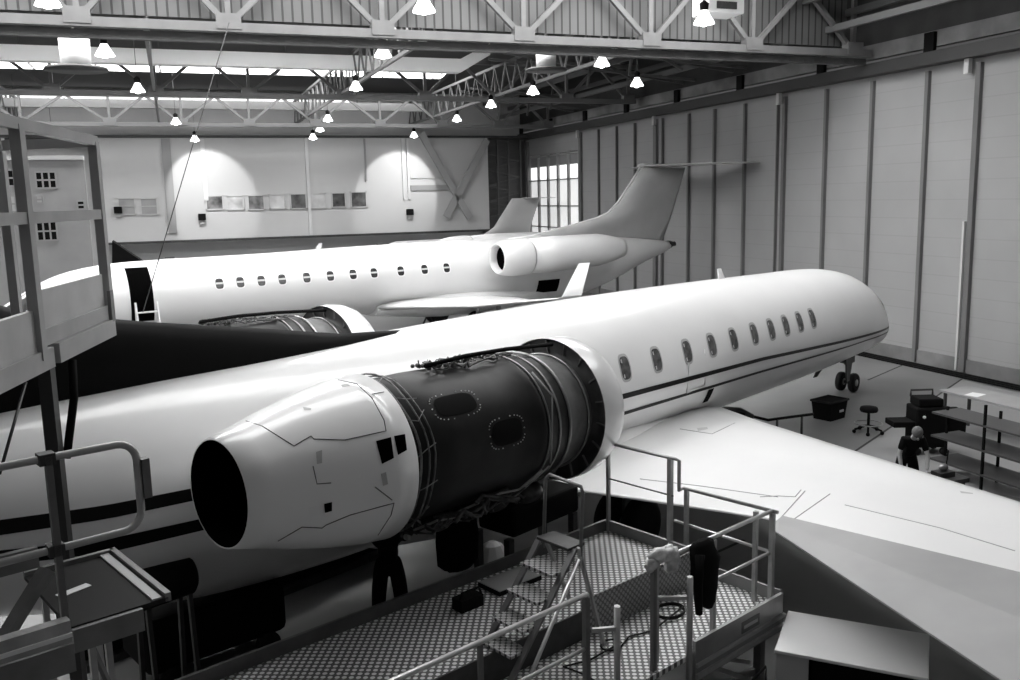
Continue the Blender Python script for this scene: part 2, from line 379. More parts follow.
# lamps
def pendant():
    t = thing('pendant_lamp', '', 'lamp')
    MB().lathe([(0, .27), (.06, .25), (.2, .16), (.34, .09)], (0, 0, 0), (0, 0, 1), 16).build('lamp_shade', shade, t)
    MB().ball((0, 0, .05), .12, 6).build('bulb', bulb, t)
    MB().lathe([(.33, .1), (.5, .12), (.58, .03)], (0, 0, 0), (0, 0, 1), 12).build('ballast', mblack, t)
    MB().tube([(0, 0, .5), (0, 0, 2.7)], .012, 6).build('rod', trussd, t)
    return t
def copy_thing(t, loc, label, rz=0):
    c = t.copy(); COL.objects.link(c); c.location = loc; c.rotation_euler = (0, 0, rz); c['label'] = label
    for ch in [o for o in bpy.data.objects if o.parent == t]:
        k = ch.copy(); COL.objects.link(k); k.parent = c
    return c
p0 = pendant(); p0['group'] = 'white pendant lamps under the roof'
lamps = [(424, 12, 'largest lit pendant lamp, at the top edge left of centre'), (704, 24, 'lit pendant lamp under the boxy unit at the top edge'), (138, 92, 'lit pendant lamp left of the first girder, below the duct fan'),
         (356, 90, 'lit pendant lamp below the centre of the bright skylight'), (383, 57, 'lit pendant lamp hanging right in front of the pale duct, centre'), (105, 56, 'lit pendant lamp in front of the duct beside the white fan unit'),
         (602, 66, 'lit pendant lamp high in the dark roof, right of the white cylinder'), (533, 94, 'lit pendant lamp below the white cylinder unit'), (491, 107, 'lit pendant lamp just left of the white cylinder unit, lower'),
         (457, 121, 'lit pendant lamp left above the cross brace'), (176, 124, 'lit pendant lamp above the left part of the office wall'), (328, 121, 'lit pendant lamp above the right half of the long office window row'),
         (320, 131, 'dim pendant lamp just below another above the office wall'), (313, 139, 'lowest pendant lamp at the middle of the office wall'), (414, 137, 'pendant lamp lighting the right bright patch on the office wall'),
         (195, 141, 'pendant lamp lighting the left bright patch on the office wall'), (52, 136, 'pendant lamp seen under the sloping rail of the tail dock'), (17, 127, 'leftmost pendant lamp beside the tail dock column'), (637, 86, 'small pendant lamp deep in the dark roof on the right'), (48, 6, 'wide lit lamp at the top left corner')]
for i, (px, py, lb) in enumerate(lamps):
    z = 10.25 if py < 130 else 10.05
    if i in (14, 15): P = aty(px, py, 57)
    else:
        P = atz(px, py, z)
        if P.y > 57: P = aty(px, py, 57)
    if i == 0: p0.location = P; p0['label'] = lb
    else: copy_thing(p0, P, lb)
for (px) in (195, 414):        # wash of these two lamps on the office wall
    P = aty(px, 141, 57); l = bpy.data.lights.new('wall_lamp', 'SPOT'); l.energy = 900; l.spot_size = 1.12; l.spot_blend = .2; l.shadow_soft_size = .15
    lo = bpy.data.objects.new('wall_lamp', l); COL.objects.link(lo); T = aty(px + (12 if px < 300 else -14), 187, 58.6)
    lo.location = P + Vector((0, -2.2, -.6)); lo.rotation_euler = (T - lo.location).to_track_quat('-Z', 'Y').to_euler()
# heater / fan units
for (px, py, z, s, lb) in [(75, 52, 10.9, 1.15, 'white cylindrical fan unit with a dark disc under the left end of the duct'), (546, 58, 10.9, .9, 'white cylindrical fan unit beside the bent end of the duct')]:
    P = atz(px, py, z)
    t = thing('fan_unit', lb, 'fan', P, 0)
    MB().lathe([(-.35 * s, 0), (-.35 * s, .4 * s), (.35 * s, .4 * s), (.35 * s, 0)], (0, 0, 0), (0, 0, 1), 20).build('drum', mat('duct_pale', .66), t)
    MB().lathe([(-.5 * s, 0), (-.5 * s, .85 * s), (-.42 * s, .8 * s), (-.36 * s, .3 * s)], (0, 0, 0), (0, 0, 1), 24).build('fan_disc', darkm, t)
    MB().bar((0, 0, .3), (0, 0, 2.0), .08).build('hanger', trussd, t)
P = atz(718, 4, 10.9)
t = thing('heater_unit', 'pale boxy heater unit at the top edge above a pendant lamp', 'heater', P)
MB().box(-.55, .55, -.4, .4, -.3, .35).build('casing', mat('duct_pale', .66), t, bevel=.03)
MB().box(-.3, .3, -.43, -.4, -.2, -.02).build('louvre', darkm, t)
MB().bar((0, 0, .3), (0, 0, 2.0), .06).build('hanger', trussd, t)
tag(MB().tube([(1.8, 25.7, 10.7), aty(143, 312, 28.2)], .014, 6).build('steel_cable', darkm), 'thin dark cable running from the first truss down towards the far jet door', 'cable')

# ------------------------------------------------------------------ aircraft
def interp(tab, x):
    if x >= tab[0][0]: return tab[0][1:]
    for a, b in zip(tab, tab[1:]):
        if x >= b[0]:
            t = (a[0] - x) / (a[0] - b[0]); return [p + (q - p) * t for p, q in zip(a[1:], b[1:])]
    return tab[-1][1:]
# x, top z, bottom z, half width
FUS = [(2.3, 1.85, 1.6, .06), (2.22, 1.98, 1.45, .22), (2.0, 2.1, 1.36, .38), (1.6, 2.3, 1.27, .58), (1.1, 2.54, 1.22, .76), (.6, 2.85, 1.2, .92), (.1, 3.17, 1.18, 1.06), (-.5, 3.45, 1.16, 1.18), (-1.2, 3.67, 1.14, 1.28), (-2.2, 3.83, 1.12, 1.37), (-3.4, 3.91, 1.1, 1.43), (-5.2, 3.95, 1.09, 1.46), (-9, 4.03, 1.08, 1.47), (-13, 4.07, 1.04, 1.47), (-15.5, 4.05, .98, 1.47),
       (-17.5, 4.01, .9, 1.45), (-19.5, 3.98, .9, 1.36), (-21.5, 3.95, 1.1, 1.2), (-23.5, 3.86, 1.65, .97), (-25.5, 3.68, 2.38, .62), (-27, 3.5, 2.82, .32), (-27.5, 3.42, 3.0, .2)]
def smooth_tab(tab):
    out = []
    xs = [t[0] for t in tab]
    x = xs[0]; cur = []
    pts = []
    for i in range(len(tab) - 1):
        a, b = tab[i], tab[i + 1]; n = max(1, int(abs(a[0] - b[0]) / .35))
        p0_ = tab[max(i - 1, 0)]; p3 = tab[min(i + 2, len(tab) - 1)]
        for k in range(n):
            t = k / n; xx = a[0] + (b[0] - a[0]) * t; row = [xx]
            h = b[0] - a[0]
            for c in (1, 2, 3):
                m0 = (b[c] - p0_[c]) / (b[0] - p0_[0]) * h; m1 = (p3[c] - a[c]) / (p3[0] - a[0]) * h
                row.append((2 * t ** 3 - 3 * t * t + 1) * a[c] + (t ** 3 - 2 * t * t + t) * m0 + (-2 * t ** 3 + 3 * t * t) * b[c] + (t ** 3 - t * t) * m1)
            pts.append(tuple(row))
    pts.append(tab[-1]); return pts
FS_NEAR = smooth_tab(FUS)
FS_FAR = smooth_tab([(x + 3.2,) + r if x > -3.5 else (x,) + r for (x, *r_) in FUS for r in [tuple(r_)]])
FS = FS_NEAR
def fsurf(x, z, off=0.):
    top, bot, w = interp(FS, x); c = (top + bot) / 2; h = (top - bot) / 2; q = max(0, 1 - ((z - c) / h) ** 2)
    return w * math.sqrt(q) + off
def wing_z(y): return 1.45 + .06 * (y - 1.4)
def airfoil(xl, xt, z, y, t=.11, n=10, droop=0):
    c = xl - xt; up = []; lo = []
    for i in range(n + 1):
        s = (1 - math.cos(PI * i / n)) / 2; th = t * c * (1.4845 * math.sqrt(s) - .63 * s - 1.758 * s * s + 1.4215 * s ** 3 - .5075 * s ** 4) * 1.0
        up.append(Vector((xl - s * c, y, z + th))); lo.append(Vector((xl - s * c, y, z - th * .8)))
    return up + lo[::-1][1:-1]
def ribbon(mb, pts_hi, pts_lo):
    n = len(pts_hi); mb.add(pts_hi + pts_lo, [(i, i + 1, n + i + 1, n + i) for i in range(n - 1)], True)
def lens(le, te, z, th, n=8):
    c = le - te; r = []
    for i in range(n + 1):
        s = (1 - math.cos(PI * i / n)) / 2; h = th * (math.sqrt(s) * 1.4845 - .63 * s - 1.758 * s * s + 1.4215 * s ** 3 - .5075 * s ** 4) * 5
        r.append((le - s * c, h))
    return [Vector((x, h, z)) for x, h in r] + [Vector((x, -h, z)) for x, h in r[::-1][1:-1]]
def engine(root, sgn, opened, fm, zc=3.06, ks=1.):
    """nacelle on side sgn (+1 port, -1 starboard)"""
    e = 2.6 * sgn
    C = lambda x: Vector((x, e, zc - .02 + (-16.4 - x) * .022))
    a = (C(-22) - C(-16)).normalized(); XR = -16.95 if opened else -16.4
    c0 = C(XR)
    L = lambda x: (XR - x)          # distance aft of the ring
    # inlet cowl (aft edge is the ring face)
    nm = 'inlet_cowl'
    inl = MB().lathe([(t_ * (.42 if opened else 1), r2 * ks) for t_, r2 in [(0, 1.0), (-.4, 1.01), (-.9, .99), (-1.25, .93), (-1.5, .84), (-1.56, .78), (-1.5, .72), (-1.2, .66), (-.4, .68), (0, .7)]], c0, a, 56)
    inl.build(nm, fm, root)
    if opened:
        rf = MB().lathe([(-.01, .985), (-.06, .97), (-.1, .78), (-.02, .7)], c0, a, 56).build('bulkhead_ring', mat('bulkhead', .05, .5, 0, .5, 3), root)
        up = Vector((0, 0, 1)); r_ = a.cross(up).normalized(); up = r_.cross(a)
        for k in range(18):
            t = 2 * PI * k / 18 + .1; d = r_ * math.cos(t) + up * math.sin(t); MB().bar(c0 + d * .8 - a * .085, c0 + d * .97 - a * .05, .03, .02).build('stiffener', fancase, rf)
    else:
        MB().lathe([(-1.22, .655 * ks), (-1.22, 0)], c0, a, 32).build('inlet_face', hole, root)
    # rear cowl with nozzle
    x0 = -20.2 if opened else -16.5
    prof = [(L(x0) + .0, .88), (L(x0), .955)]
    if not opened: prof += [(L(-18), 1.0)]
    prof += [(L(-20.5), .925), (L(-20.9), .85), (L(-21.35), .74), (L(-21.75), .62), (L(-22.0), .555), (L(-22.0), .54)]
    prof = [(t_, r2 * ks) for t_, r2 in prof]
    rc = MB().lathe(prof, c0, a, 64).build('rear_cowl', fm, root)
    MB().lathe([(L(-22.0), .54 * ks), (L(-21.4), .56 * ks), (L(-20.9), .5 * ks), (L(-20.85), 0)], c0, a, 40).build('exhaust_duct', hole, rc)
    # pylon
    rings = []
    for (yy) in (1.0, 1.35, 1.9):
        rings.append([Vector((p.x, yy * sgn, p.z)) for p in airfoil(-16.6, -21.3, 3.05, 0, .06)])
    MB().loft(rings).build('pylon', fm, root)
    if not opened: return rc, c0, a
    core = MB().lathe([(L(-17.4), .6), (L(-17.5), .86), (L(-18.0), .88), (L(-18.05), .9), (L(-18.1), .86), (L(-18.6), .86), (L(-19.5), .87), (L(-20.15), .85), (L(-20.4), .5)], c0, a, 56).build('core_casing', enginem, root)
    fan = MB().lathe([(-.02, .76), (L(-17.1), .785), (L(-17.5), .82), (L(-17.52), .86), (L(-17.56), .86), (L(-17.58), .83), (L(-17.68), .835), (L(-17.7), .87), (L(-17.74), .87), (L(-17.76), .84), (L(-18.0), .86)], c0, a, 56).build('fan_case', fancase, root)
    rg = MB()
    for x, R, w in ((-17.52, .865, .024), (-17.74, .875, .011), (-17.95, .885, .014), (-17.05, .8, .014)):
        rg.tube([c0 + a * L(x) + (r_ * math.cos(t) + up * math.sin(t)) * R for t in [2 * PI * k / 48 for k in range(48)]], w, 6, closed=True)
    rg.build('flange_ring', steel, fan)
    def cyl(x, th, R=.9): return c0 + a * L(x) + (r_ * math.cos(th) + up * math.sin(th)) * R
    # th: angle; outer side of starboard engine faces -y.  r_ = a x up  (a ~ -x) -> +y ; outer = th near pi for starboard
    rnd = random.Random(5 + (sgn > 0))
    # front-of-cowl manifold ring and its pipes
    mr = MB()
    for x, R, w in ((-20.12, .9, .014), (-20.02, .925, .010), (-19.9, .885, .011)):
        mr.tube([cyl(x + .02 * math.sin(5 * t), t, R) for t in [2 * PI * k / 40 for k in range(40)]], w, 6, closed=True)
    for k in range(17):
        t = 2 * PI * k / 17 + rnd.uniform(-.12, .12); mr.tube([cyl(-20.16, t, .9), cyl(-20.04, t + rnd.uniform(-.1, .1), .93), cyl(-19.85, t + rnd.uniform(-.12, .12), .88)], .006, 5)
    mr.build('manifold', mat('pipe_steel', .16, .45, .5, .5, 9), core)
    bd = MB()     # bundle on the top
    for k in range(34):
        t0 = PI / 2 + rnd.uniform(-.2, .25); xa = rnd.uniform(-19.3, -18.6) if k < 22 else rnd.uniform(-18.6, -17.9); ln = rnd.uniform(.15, .45); hh = .1 if k < 22 else .04
        pts = [cyl(xa + ln * i / 4, t0 + rnd.uniform(-.05, .05), .88 + rnd.uniform(.0, hh)) for i in range(5)]; bd.tube(pts, rnd.uniform(.006, .015), 6)
    for k in range(22):
        p = cyl(rnd.uniform(-19.3, -18.6), PI / 2 + rnd.uniform(-.2, .2), .92); bd.ball(p, rnd.uniform(.025, .045), 5)
    bd.build('pipe_bundle', mat('pipe_dark', .12, .45, .5, .5, 12), core)
    fl = MB()
    fl.tube([cyl(-19.4, PI / 2 + .2, .98), cyl(-18.7, PI / 2 + .15, 1.0), cyl(-17.9, PI / 2 + .1, .98), cyl(-16.95, PI / 2 + .08, .93)], .028, 8)
    fl.build('fuel_pipe', mblack, core)
    bl = MB()     # gearbox and hoses below
    for k in range(40):
        t0 = -PI / 2 + rnd.uniform(-.75, .5); xa = rnd.uniform(-19.9, -18.3); ln = rnd.uniform(.3, 1.0)
        pts = [cyl(xa + ln * i / 4, t0 + rnd.uniform(-.1, .1), .88 + rnd.uniform(.0, .2)) for i in range(5)]; bl.tube(pts, rnd.uniform(.01, .03), 6)
    for (x, t, R, s) in ((-17.6, -1.75, 1.0, .2), (-18.0, -1.5, 1.05, .22), (-18.6, -1.6, 1.0, .2), (-19.2, -1.7, .98, .18), (-17.5, -1.3, .98, .2)): bl.ball(cyl(x, t, R), s, 8, (1.2, 1, .8))
    bl.build('gearbox', mat('gearbox_dark', .04, .45, .4, .7, 8), core)
    hs = MB(); sd = PI if sgn < 0 else 0
    def th(dn_): return (PI + dn_) if sgn < 0 else (-dn_)     # dn_ radians below horizontal, outer side
    hs.tube([cyl(-19.7, th(1.3), .98), cyl(-19.2, th(.98), .94), cyl(-18.6, th(.82), .93), cyl(-18.2, th(.9), .94), cyl(-18.0, th(.55), .93)], .016, 7)
    hs.tube([cyl(-19.65, th(.9), .97), cyl(-19.0, th(1.15), 1.0), cyl(-18.2, th(1.0), .98), cyl(-17.9, th(.5), .94)], .013, 7)
    hs.tube([cyl(-17.95, th(-.9), .94), cyl(-17.85, th(-.5), .95), cyl(-17.97, th(0), .93), cyl(-17.9, th(.45), .94)], .012, 7)
    hs.build('hose', mat('hose_grey', .3, .5, .2), core)
    # bolted oval access panels on the casing
    for (xa, xb, ta, tb) in ((-19.72, -19.0, -.9, -.52), (-19.0, -18.4, -.38, .04)):
        n = 26
        if sgn > 0: continue
        for k in range(n):
            t = 2 * PI * k / n; cx_ = math.copysign(abs(math.cos(t)) ** .55, math.cos(t)); sy_ = math.copysign(abs(math.sin(t)) ** .55, math.sin(t))
            MB().ball(cyl((xa + xb) / 2 + (xb - xa) / 2 * cx_, th((ta + tb) / 2 + (tb - ta) / 2 * sy_), .866), .009, 4).build('bolt', alu, core)
        ap = MB()
        N = 24; vs = [cyl((xa + xb) / 2, th((ta + tb) / 2), .884)]
        for k in range(N):
            t = 2 * PI * k / N; cx_ = math.copysign(abs(math.cos(t)) ** .6, math.cos(t)); sy_ = math.copysign(abs(math.sin(t)) ** .6, math.sin(t))
            vs.append(cyl((xa + xb) / 2 + (xb - xa) / 2 * cx_ * .86, th((ta + tb) / 2 + (tb - ta) / 2 * sy_ * .82), .872))
        ap.add(vs, [(0, k + 1, (k + 1) % N + 1) for k in range(N)], True)
        ap.build('access_panel', mblack, core)
    return rc, c0, a

def wing(root, sgn, fm, tip=14.0, sx=1.):
    XX = lambda x, y: x if y <= 2.6 else -9.6 + (x + 9.6) * (1 + (sx - 1) * (y - 2.6) / 11.4)
    SY = lambda y: y if y <= 5.4 else 5.4 + (y - 5.4) * (tip - 5.4) / 8.6
    P = [(1.2, -9.6, -16.1), (2.6, -10.5, -15.85), (5.2, -11.95, -15.62), (5.4, -12.05, -15.65), (8.8, -13.95, -16.2), (13.6, -16.6, -18.9), (14.0, -17.2, -19.1)]
    rings = []
    for (y, xl, xt) in P:
        r = airfoil(XX(xl, y), XX(xt, y), wing_z(y) + (.0 if y < 13.8 else .05), SY(y), .075 if y < 9 else .06); rings.append([Vector((p.x, p.y * sgn, p.z)) for p in r])
    w = MB().loft(rings).build('wing', fm, root)
    # leading edge strip
    # drooped flap panels behind the wing
    fl = [((5.4, 9.2), ((-15.45, -15.82), (-16.05, -18.25)), 0), ((9.25, 13.0), ((-16.1, -18.3), (-18.0, -19.9)), 0)]
    for (ya, yb), (A, B), _ in fl:
        rings = []
        for y, (xl, xt) in ((ya, A), (yb, B)):
            xl, xt = XX(xl, y), XX(xt, y)
            z = wing_z(y) + .03; dz = (xl - xt) * .14
            yy = SY(y) * sgn; rings.append([Vector((xl, yy, z)), Vector(((xl + xt) / 2, yy, z - dz * .35)), Vector((xt, yy, z - dz)), Vector((xt, yy, z - dz - .02)), Vector((xl, yy, z - .14))])
        MB().loft(rings, smooth=False).build('flap', flapgrey, root)
    # winglet
    r1 = [Vector((p.x, tip * sgn, p.z)) for p in airfoil(XX(-17.2, 14), XX(-19.1, 14), wing_z(14) + .05, 14, .06)]
    lx, ly = ((-18.6, -19.6), .45) if sx == 1 else ((-14.75, -15.3), -.7)
    r2 = [Vector((p.x, (tip + ly + (p.z - 3.4) * -.1) * sgn, 3.4 + (p.z - 3.4) * .4)) for p in airfoil(lx[0], lx[1], 3.4, 14, .06)]
    MB().loft([r1, r2]).build('winglet', fm, root)
    return w

def jet(label, loc, rz, side, win_x, finm, fusm, opened, stripes, group=None):
    root = thing('business_jet', label, 'aircraft', loc, rz, group)
    rings = []
    for (x, top, bot, w) in FS:
        c = (top + bot) / 2; h = (top - bot) / 2
        rings.append([Vector((x, w * math.cos(2 * PI * j / 64), c + h * math.sin(2 * PI * j / 64))) for j in range(64)])
    fus = MB().loft(rings).build('fuselage', fusm, root)
    MB().lathe([(-.1, .21), (.12, .2), (.15, .14), (.42, .13), (.43, .0)], (-27.5, 0, 3.26), (-1, 0, .05), 20).build('auxiliary_exhaust', darkm, root)
    # belly fairing
    rings = []
    for (x, s) in ((-9.7, .1), (-10.6, .35), (-11.8, .7), (-13, .9), (-15, .9), (-16.6, .7), (-17.8, .4), (-18.6, .1)):
        w = 1.0 + .62 * s; zc = 1.32; h = .3 + .38 * s
        rings.append([Vector((x, w * math.copysign(abs(math.cos(t)) ** .8, math.cos(t)), zc + h * math.copysign(abs(math.sin(t)) ** .8, math.sin(t)))) for t in [2 * PI * j / 40 for j in range(40)]])
    MB().loft(rings).build('belly_fairing', fusm, root)
    for s in (1, -1): wing(root, s, fusm, *((14.0, 1.) if stripes or s < 0 else (9.4, .5)))
    # fin
    secs = [(3.3, -17.2, -26.9, .12), (4.0, -17.2, -27.3, .12), (4.1, -18.5, -27.35, .12), (4.3, -19.6, -27.45, .13), (4.6, -21.3, -27.6, .14), (4.85, -22.6, -27.7, .14), (5.1, -23.3, -27.8, .14), (5.6, -23.95, -28.0, .13), (6.5, -24.75, -28.35, .12), (7.35, -25.45, -28.7, .11)]
    MB().loft([lens(b, c, a_, d) for (a_, b, c, d) in secs]).build('fin', finm, root)
    if not opened:
        lm = MB(); pts = [Vector((b + .02, 0, a_)) for (a_, b, c, d) in secs[1:]]; lm.tube(pts, .045, 6); lm.build('fin_leading_edge', paint, root)
    st = []
    for (y, xl, xt, z) in ((-4.4, -28.6, -30.0, 7.45), (-4.2, -28.3, -30.0, 7.45), (0, -25.5, -29.0, 7.45), (4.2, -28.3, -30.0, 7.45), (4.4, -28.6, -30.0, 7.45)):
        st.append([Vector((p.x, y, p.z)) for p in airfoil(xl, xt, z, 0, .05)])
    MB().loft(st).build('stabiliser', finm, root)
    MB().ball((-25.9, 0, 7.45), .2, 8, (3.2, .8, .8)).build('fin_bullet', finm, root)
    # windshield wraps the nose top
    DX = 0 if stripes else 3.2
    for s in (1, -1):
        for (xa, xb, za, zb) in ((.98 + DX, .32 + DX, .42, .62), (.25 + DX, -.25 + DX, .40, .66)):
            g = MB(); cols = []
            for i in range(7):
                x = xa + (xb - xa) * i / 6; top, bot, w = interp(FS, x); c = (top + bot) / 2; h = (top - bot) / 2
                col = []
                for k in range(5):
                    q = (.36 + .56 * k / 4 + .05 * i / 6) if xa > .9 + DX else (.42 + .36 * k / 4)
                    a_ = math.asin(min(.995, q)); col.append(Vector((x, s * (w * math.cos(a_) + .006), c + h * math.sin(a_) + .006)))
                cols.append(col)
            vs = [v for c_ in cols for v in c_]; g.add(vs, [(i * 5 + k, i * 5 + k + 1, (i + 1) * 5 + k + 1, (i + 1) * 5 + k) for i in range(6) for k in range(4)], True)
            g.build('windshield', black, root)
    # cabin windows on the side in view
    for i, x in enumerate(win_x):
        zc = 2.96; N = 20; rw, rh = .15, .225
        if side > 0: rw, rh = .17, .22
        def ring(k, off):
            out = []
            for j in range(N):
                t = 2 * PI * j / N; ex = .62
                X = x + rw * k * math.copysign(abs(math.cos(t)) ** ex, math.cos(t)); Z = zc + rh * k * math.copysign(abs(math.sin(t)) ** ex, math.sin(t))
                out.append(Vector((X, side * fsurf(X, Z, off), Z)))
            return out
        fr = MB(); r0, r1 = ring(1.1, .004), ring(.9, .008); fr.add(r0 + r1, [(j, (j + 1) % N, N + (j + 1) % N, N + j) for j in range(N)], True)
        fo = fr.build('cabin_window', greypaint if side < 0 else paint_side, root)
        ctr = Vector((x, side * fsurf(x, zc, .009), zc)); rr = ring(.92, .006)
        MB().add([ctr] + rr, [(0, j + 1, (j + 1) % N + 1) for j in range(N)], True).build('pane', mat('cabin_glass', .09, .2, 0, .6, 7) if side < 0 else glass, fo)
        b = MB()
        if side < 0:
            za = zc - .17; hi = [Vector((X, side * fsurf(X, zc + .16, .011), zc + .16)) for X in (x - .085, x - .05)]; lo = [Vector((X, side * fsurf(X, za, .011), za)) for X in (x - .085, x - .05)]
        else:
            hi = [Vector((X, side * fsurf(X, zc + .05, .011), zc + .05)) for X in (x - .14, x, x + .14)]; lo = [Vector((X, side * fsurf(X, zc - .02, .011), zc - .02)) for X in (x - .14, x, x + .14)]
        ribbon(b, hi, lo); b.build('window_shade', blind, fo)
    if stripes:
        for tab in ([(2.2, 1.80, .035), (.4, 1.95, .035), (-1.8, 2.06, .035), (-8.3, 2.37, .04), (-13.5, 2.475, .05), (-17, 2.57, .055), (-22.5, 2.77, .075), (-25, 3.0, .08), (-26.5, 3.15, .06)],
                    [(2.2, 1.66, .02), (.4, 1.80, .02), (-1.8, 1.90, .02), (-8.3, 2.07, .028), (-13.5, 2.145, .035), (-17, 2.22, .045), (-22.5, 2.39, .08), (-24, 2.62, .085), (-25, 2.8, .06)]):
            hi = []; lo = []; x = tab[0][0]
            while x > tab[-1][0]:
                z, h = interp(tab, x); hi.append(Vector((x, side * fsurf(x, z + h, .006), z + h))); lo.append(Vector((x, side * fsurf(x, z - h, .006), z - h))); x -= .2
            b = MB(); ribbon(b, hi, lo); b.build('stripe', black, root)
    # nose gear
    ng = MB().tube([(0, 0, .3), (-.1, 0, 1.25)], [.055, .08], 10).tube([(0, -.16, .28), (0, .16, .28)], .05, 8).tube([(.0, 0, .7), (-.6, .0, 1.2)], .035, 6).box(-.25, .15, -.14, .14, .88, 1.08).tube([(.1, 0, .8), (.22, 0, .65), (.1, 0, .5)], .025, 6).build('nose_gear', mat('gear_dark', .08, .5, .3, .3, 8), root)
    for s in (-1, 1):
        MB().lathe([(-.085, 0), (-.085, .16), (-.095, .21), (-.085, .26), (-.04, .285), (.04, .285), (.085, .26), (.095, .21), (.085, .16), (.085, 0)], (0, .19 * s, .285), (0, 1, 0), 28).build('tyre', rubber, ng)
        MB().lathe([(-.1, 0), (-.1, .1), (.1, .1), (.1, 0)], (0, .19 * s, .285), (0, 1, 0), 20).build('hub', greypaint, ng)
        MB().prism([(-.35, .3 * s, 1.2), (-1.0, .34 * s, 1.2), (-1.25, .5 * s, .55), (-1.05, .48 * s, .55)], (0, .02, 0)).build('gear_door', darkm, root)
    for o_ in [c for c in bpy.data.objects if c.parent == root and (c.name.startswith('nose_gear') or c.name.startswith('gear_door'))]: o_.location.x += DX
    # main gear
    for s in (-1, 1):
        mg = MB().tube([(-14.2, 2.0 * s, .5), (-14.1, 2.0 * s, 1.5)], .1, 10).tube([(-14.2, 1.7 * s, .48), (-14.2, 2.3 * s, .48)], .07, 8).build('main_gear', steel, root)
        for q in (-.27, .27):
            MB().lathe([(-.15, 0), (-.15, .3), (-.16, .38), (-.1, .47), (.1, .47), (.16, .38), (.15, .3), (.15, 0)], (-14.2, 2.0 * s + q, .475), (0, 1, 0), 28).build('tyre', rubber, mg)
    # antennas
    MB().prism([(-7.4, -.01, 3.95), (-7.7, -.01, 3.95), (-7.78, -.01, 4.25), (-7.62, -.01, 4.25)], (0, .02, 0)).build('antenna', fusm, root)
    return root, fus

A27 = math.radians(27); U = Vector((math.cos(A27), math.sin(A27), 0)); Nn = Vector((U.y, -U.x, 0)); G = atz(847, 391, 0)
near_w = [-6.04, -6.75, -7.48, -8.21, -9.01, -9.92, -10.81, -11.75, -12.82, -13.83]
near_w = [x + .34 + (x + 6) * -.008 for x in near_w]
jn, fusn = jet('large white business jet in front with two dark side stripes and an opened engine cowl', G, A27, -1, near_w, mblack, paint, True, True)
rc1, ec, ea = engine(jn, -1, True, paint)
engine(jn, 1, True, paint, 3.18)
A13 = math.radians(12.56); U2 = Vector((math.cos(A13), math.sin(A13), 0)); N2 = Vector((U2.y, -U2.x, 0))
A_ = atz(220, 284, 2.95); org = A_ - N2 * 1.45 + U2 * (-3); org.z = 0
far_w = [-3 - s for s in (0, .8, 1.63, 2.47, 3.49, 4.5, 5.5, 6.45, 7.7, 8.85, 9.95)]
FS = FS_FAR
KF = .84; org = O + (org - O) * KF
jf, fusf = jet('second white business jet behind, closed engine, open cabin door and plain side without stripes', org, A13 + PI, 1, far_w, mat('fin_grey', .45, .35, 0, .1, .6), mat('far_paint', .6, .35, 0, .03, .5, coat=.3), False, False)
# port engine of the far jet is nearer the camera
jf.scale = (KF,) * 3
engine(jf, 1, False, MATS['far_paint'], 3.35, .82); engine(jf, -1, False, MATS['far_paint'], 3.35, .82)
def patch(root, side, x0, x1, z0, z1, m, name, off=.02, n=16):
    vs = []
    for i in range(n + 1):
        for k in range(n + 1):
            x = x0 + (x1 - x0) * i / n; z = z0 + (z1 - z0) * k / n; vs.append(Vector((x, side * fsurf(x, z, off), z)))
    MB().add(vs, [(i * (n + 1) + k, i * (n + 1) + k + 1, (i + 1) * (n + 1) + k + 1, (i + 1) * (n + 1) + k) for i in range(n) for k in range(n)], True).build(name, m, root)
patch(jf, 1, .25, -.55, 1.75, 3.72, hole, 'cabin_door')  # black patch on the skin, doorway shade put into its colour
patch(jf, 1, -17.9, -19.2, 1.42, 2.05, hole, 'open_hatch')
patch(jn, -1, -10.5, -10.28, 1.75, 2.05, mblack, 'drain_port', .008)
# thin ladder frame lines under the third window
b = MB()
for (xa, za, xb, zb) in ((-11.4, 2.75, -11.4, 2.15), (-11.4, 2.15, -10.75, 2.2), (-10.75, 2.2, -10.75, 2.95)):
    b.tube([(xa, -fsurf(xa, za, .02), za), (xb, -fsurf(xb, zb, .02), zb)], .012, 5)
b.build('step_bracket', alu, jn)
# third, small jet behind the far one
t = thing('business_jet', 'small third jet mostly hidden behind the second, only its pale tail fin and roof showing', 'aircraft', (10.6, 54.6, 0), math.radians(2))
rings = []
for (x, c, h, w) in ((0, 2.4, .1, .1), (.3, 2.45, .4, .4), (1.2, 2.5, .7, .7), (2.2, 2.55, .9, .85), (8, 2.6, .92, .85), (10, 2.9, .6, .55), (11.6, 3.2, .2, .2)):
    rings.append([Vector((x, w * math.cos(2 * PI * j / 32), c + h * math.sin(2 * PI * j / 32))) for j in range(32)])
MB().loft(rings).build('fuselage', mat('far_paint', .72), t)
MB().loft([lens(7.4, 11.2, 3.3, .1), lens(8.7, 11.3, 4.1, .1), lens(10.0, 12.0, 5.9, .08)]).build('fin', mat('fin_pale', .52, .4), t)
MB().loft([[Vector((p.x, y, p.z)) for p in airfoil(a_, b_, 5.9, 0, .06)] for (y, a_, b_) in ((-1.9, 11.6, 12.4), (0, 10.6, 12.2), (1.9, 11.6, 12.4))]).build('stabiliser', mat('fin_pale', .52), t)
